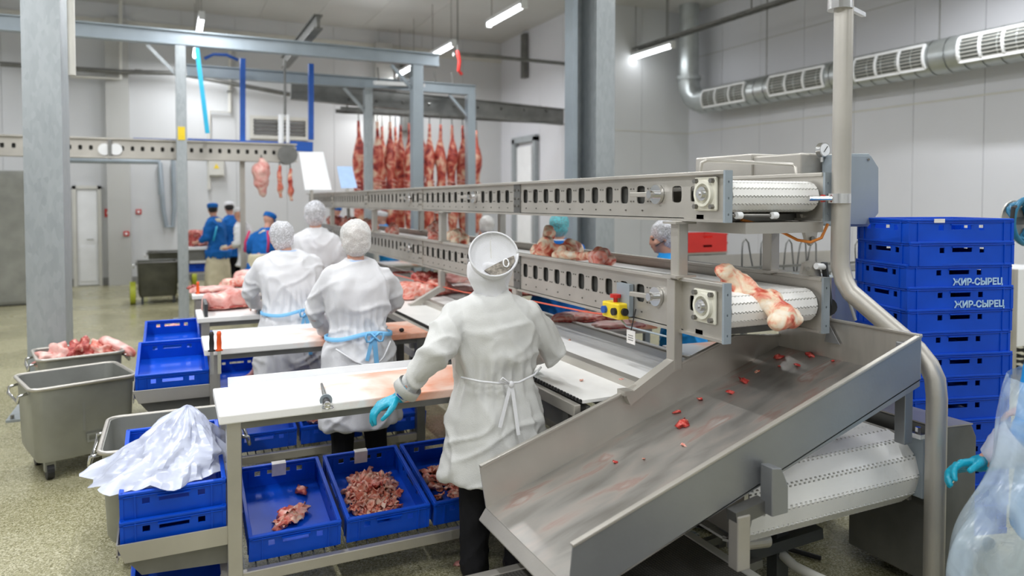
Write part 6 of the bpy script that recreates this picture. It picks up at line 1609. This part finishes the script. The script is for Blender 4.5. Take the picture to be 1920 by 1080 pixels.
# half belt, gathers and ties on the back
bz = .99; yb_ = -.165
def back_y(x, z): return -.14 * 1.06 * math.sqrt(max(.05, 1 - (x / .21) ** 2)) - .02
tl = obj('tie_tail', MB().bar((.02, -.172, 1.0), (-.04, -.205, .82), .016, .003, (0, 1, 0)), 'coat', t)
obj('tie_tail', MB().bar((.025, -.172, 1.0), (.045, -.21, .78), .016, .003, (0, 1, 0)), 'coat', t)
obj('tie_knot', MB().ell((.022, -.175, 1.0), (.014, .01, .016), 10, 8), 'coat', t, smooth=True)
obj('tie_loop', MB().tube([(.022, -.176, 1.0), (-.02, -.182, 1.035), (-.035, -.178, 1.02), (.02, -.176, .998)], .004, 6), 'coat', t, smooth=True)
m = MB(); m.tube([(-.19, -.10, 1.03), (-.12, -.155, 1.02), (-.02, -.168, 1.005), (.06, -.168, 1.005), (.14, -.150, 1.03), (.19, -.10, 1.05)], .005, 6); obj('waist_tie', m, 'coat', t, smooth=True)

# --- second worker: hair net, light blue collar, blue apron strap tied in a bow
hb = P(612, 628, z=tz + .03)
Bp = person('worker in the middle with white hair net and bright blue apron bow at the back', (1.06, 4.52), R(-2), h=1.68, lean=.07, hands=(V((.93, 4.86, tz + .05)), V((1.30, 4.95, tz + .12))), coat='coat', coatlen=.42, voxel=.012, wide=1.04,
            net='net', collar='collar', strap=.06, seed=9, elbow_out=.95, sleeve_end=.97)
obj('apron_hem', MB().tube([(-.17, -.15, .93), (-.06, -.18, .85), (.05, -.185, .80), (.12, -.17, .86), (.17, -.14, .95)], .006, 6), 'coat', Bp['t'], smooth=True)
# --- third: heavier older man with grey hair under a thin net, bent over
A_ = person('heavyset worker with greying hair under a thin net, blue strap round white coat', (.86, 5.80), R(10), h=1.66, lean=.16, hands=(V((.62, 6.20, tz + .05)), V((1.0, 6.3, tz + .08))), coat='coat', coatlen=.46, voxel=.013, wide=1.28,
            net='net_thin', collar='collar', strap=.02, seed=14, elbow_out=.9, sleeve_end=.9, headoff=(-.03, .02, -.02))
# --- dark haired one behind him
person('worker with black hair under a net, standing behind the heavyset man', (1.28, 7.35), R(-25), h=1.80, lean=.05, coat='coat', coatlen=.55, voxel=.018, net='net_thin', hair='hair', seed=15, fingers=False)
# --- group at the far left
def far(px, y, h, rz, label, **kw):
    p = P(px, 377, y=y); return person(label, (p.x, y), R(rz), h=h, voxel=.022, fingers=False, **kw)
E_ = far(408, 14.4, 1.78, 55, 'man in royal blue shirt, blue cap and long cream apron at far left', coat='cloth_blue', coatlen=.85, apron='cream', cap='cloth_blue', hair='hair', trousers='cream', seed=21, look=(R(-50), R(-15)), waistf=False, sleeve_end=.5)
obj('piping', MB().tube([(-.17, -.08, 1.36), (-.24, -.09, 1.22), (-.25, -.06, 1.10)], .016, 6), 'cyan', E_['t'], smooth=True)
F_ = far(466, 13.2, 1.70, 60, 'man all in white with short sleeves and a white cap', coat='coat', coatlen=.7, cap='coat', trousers='coat', seed=22, look=(R(-60), R(-25)), sleeve_end=.35, waistf=False, lean=.12)
G2 = far(441, 15.0, 1.80, 40, 'man behind the others in blue shirt with pink piping and white cap', coat='cloth_blue', coatlen=.7, cap='coat', hair='hair', seed=23, look=(R(-40), R(-30)), sleeve_end=.4, waistf=False, lean=.1)
obj('piping', MB().tube([(.13, -.10, 1.36), (.17, -.12, 1.2), (.17, -.12, 1.1)], .02, 6), 'magenta', G2['t'], smooth=True)
G_ = far(487, 11.6, 1.64, -35, 'man leaning forward in royal blue shirt with pink piping, cream apron, blue cap', coat='cloth_blue', coatlen=.8, apron='cream', cap='cloth_blue', seed=24, look=(R(-20), R(-35)), sleeve_end=.6, waistf=False, lean=.20)
for q in (-1, 1): obj('piping', MB().tube([(q * .15, -.04, 1.37), (q * .19, -.10, 1.2), (q * .185, -.12, 1.05)], .018, 6), 'magenta', G_['t'], smooth=True)
# --- workers beyond the conveyors
p = P(641, 400, x=3.6); person('worker with royal blue cap glimpsed between the conveyor tiers', (3.6, p.y), R(60), h=1.70, voxel=.022, fingers=False, coat='cloth_blue', coatlen=.7, cap='cloth_blue', seed=31, waistf=False, lean=.08)
p = P(730, 400, x=3.5); person('worker in white cap and blue shirt between the conveyor tiers', (3.5, p.y), R(60), h=1.64, voxel=.022, fingers=False, coat='cloth_cyan', coatlen=.7, cap='coat', seed=32, waistf=False, lean=.1)
p = P(914, 420, x=3.4); person('worker in white net and blue shirt left of the teal hair net', (3.4, p.y), R(-20), h=1.62, voxel=.018, fingers=False, coat='cloth_blue', coatlen=.6, net='net', collar='cloth_cyan', seed=33, waistf=False, lean=.1, trousers='cloth_navy', apron='cloth_navy')
p = P(1046, 420, x=3.38); person('worker in teal hair net and dark blue coat beyond the lower conveyor', (3.38, p.y), R(-35), h=1.68, voxel=.016, fingers=False, coat='cloth_blue', coatlen=.5, net='net_teal', collar='coat', seed=34, waistf=False, lean=.1, trousers='cloth_navy', apron='cloth_navy', wide=1.15)
p = P(1285, 440, x=3.52); K = person('worker in thin white hair net and bright blue gown, face turned left', (3.52, p.y), R(48), h=1.655, voxel=.012, fingers=False, coat='cloth_cyan', coatlen=.4, net='net_thin', collar='cloth_cyan', seed=35, waistf=False, lean=.12, look=(R(12), R(-10)), trousers='cloth_blue', hands=(V((2.9, p.y - .25, 1.0)), V((2.85, p.y + .1, 1.0))))
obj('mask_strap', MB().tube([K['headloc'](q) for q in ((-.06, .07, -.05), (-.08, .03, -.03), (-.085, 0, -.02))], .004, 6), 'black', K['t'])

# --- person at the right edge: gloved hand, plastic cover over blue coat
RP = P(1990, 700, y=1.62)
t = thing('person', 'person at the right edge in a clear plastic cover reaching out a gloved hand', 'person', (RP.x, 1.62, 0)); I = base_of(t).inverted()
wr_ = P(1842, 868, y=1.80); el_ = P(1935, 815, y=1.66); sh_ = P(1990, 600, y=1.60)
hip = V((RP.x, 1.62, .92))
m = MB(); m.caps([sh_, el_, wr_], [.05, .045, .032]); hc_ = V((RP.x + .16, 1.6, 1.52)); head_mesh(m, hc_, R(80), R(-20))
m.caps([hip, V((RP.x + .14, 1.60, 1.22)), V((RP.x + .16, 1.6, 1.38)), hc_], [.14, .14, .06, .05])
s2 = V((RP.x + .30, 1.60, 1.33)); m.caps([V((RP.x + .14, 1.6, 1.30)), s2, s2 + V((.05, .02, -.28)), s2 + V((-.1, .2, -.4))], [.1, .05, .045, .03]); hand(m, s2 + V((-.1, .2, -.4)), (-.6, .7, -.1), (0, 0, -1), 1)
m.caps([V((RP.x + .14, 1.6, 1.30)), sh_], [.1, .05])
for q in (-.09, .09): m.caps([V((RP.x + .05 + q, 1.62, .88)), V((RP.x + .05 + q, 1.62, .48)), V((RP.x + .05 + q, 1.62, .09))], [.085, .055, .042])
m.v = [I @ v for v in m.v]; remesh('body', m, 'skin', t, .010, 2)
m = MB(); m.caps([V((RP.x + .14, 1.6, 1.32)), sh_, el_, el_.lerp(wr_, .25)], [.12, .08, .068, .058]); m.loft([oval(RP.x + .08, 1.62, z, a, b, 24) for z, a, b in ((.50, .22, .19), (.9, .20, .16), (1.25, .20, .14), (1.38, .1, .08))])
m.v = [I @ v for v in m.v]; remesh('coat', m, 'cloth_cyan', t, .014, 3, folds(3, .008))
m = MB(); 
for q in (-.09, .09): m.caps([V((RP.x + .05 + q, 1.62, .85)), V((RP.x + .05 + q, 1.62, .48)), V((RP.x + .05 + q, 1.62, .1))], [.1, .075, .065])
m.v = [I @ v for v in m.v]; remesh('trousers', m, 'cloth_black', t, .016, 2)
for q in (-.09, .09):
    m = MB().caps([V((RP.x + .05 + q, 1.6, .045)), V((RP.x + .0 + q, 1.68, .04)), V((RP.x - .03 + q, 1.72, .035))], [.042, .04, .034]); m.v = [I @ v for v in m.v]; remesh('shoe', m, 'black', t, .014, 1)
m = MB().ell(hc_ + V((0, 0, .05)), (.10, .11, .10)); m.v = [I @ v for v in m.v]; remesh('hair_net', m, 'net', t, .01, 2)
for q in (-.03, .03): obj('eye', MB().ell(hc_ + Matrix.Rotation(R(80), 3, 'Z') @ V((q, .078, 0)), (.012,) * 3, 8, 6), 'eye', t, world=True)
# glove: fingers closed loosely around the tension rod
fdv = (P(1760, 880, y=1.86) - wr_).normalized()
m = MB(); hand(m, wr_ + fdv * .0, fdv, V((-.25, -.55, -.75)), 1, 1.3, .62, .05, .0012)
m.caps([wr_ - fdv * .035, wr_ + fdv * .02], [.036, .033], 12); m.v = [I @ v for v in m.v]
g = remesh('glove', m, 'glove', t, .005, 2, lambda c, n: n * .0015 * noise.noise(c * 80))
# frilly plastic cuff between glove and coat
m = MB(); rings = []
ax = (wr_ - el_).normalized(); b0 = wr_ - ax * .03
for i in range(9):
    u = i / 8; c = b0.lerp(el_, u * .8); r_ = .042 + .05 * u ** .7
    rings.append([q + (q - c).normalized() * .010 * noise.noise(q * 30) for q in circ(c, r_, ax, 26)])
m.loft(rings, False); m.v = [I @ v for v in m.v]; obj('plastic_cuff', m, 'bag', t, smooth=True)
# clear plastic cover: sleeve bulge and hanging skirt
m = MB(); rings = []
for (px0, px1, py, yy) in ((1925, 2120, 700, 1.62), (1905, 2120, 738, 1.62), (1892, 2140, 790, 1.62), (1890, 2150, 840, 1.62), (1862, 2160, 885, 1.62), (1822, 2170, 925, 1.62), (1793, 2180, 975, 1.62), (1790, 2190, 1040, 1.62), (1800, 2200, 1110, 1.62), (1806, 2200, 1190, 1.62)):
    a, b = P(px0, py, y=yy), P(px1, py, y=yy); c = (a + b) / 2; hw_ = (b - a).xy.length / 2; n = 48
    rings.append([V((c.x + hw_ * math.cos(2 * PI * k / n) * (1 + .04 * math.sin(k * 2.1 + py * .03)), c.y + .17 * math.sin(2 * PI * k / n) * (1 + .12 * (1 - 2 * abs(noise.noise(V((k * .5, py * .02, 0)))))), c.z)) for k in range(n)])
m.loft(rings, False); m.v = [I @ v for v in m.v]
o = obj('plastic_cover', m, 'film', t, smooth=True); sm = o.modifiers.new('s', 'SUBSURF'); sm.levels = sm.render_levels = 2
for p_ in list(bpy.data.objects):
    if p_.name == 't': bpy.data.objects.remove(p_)
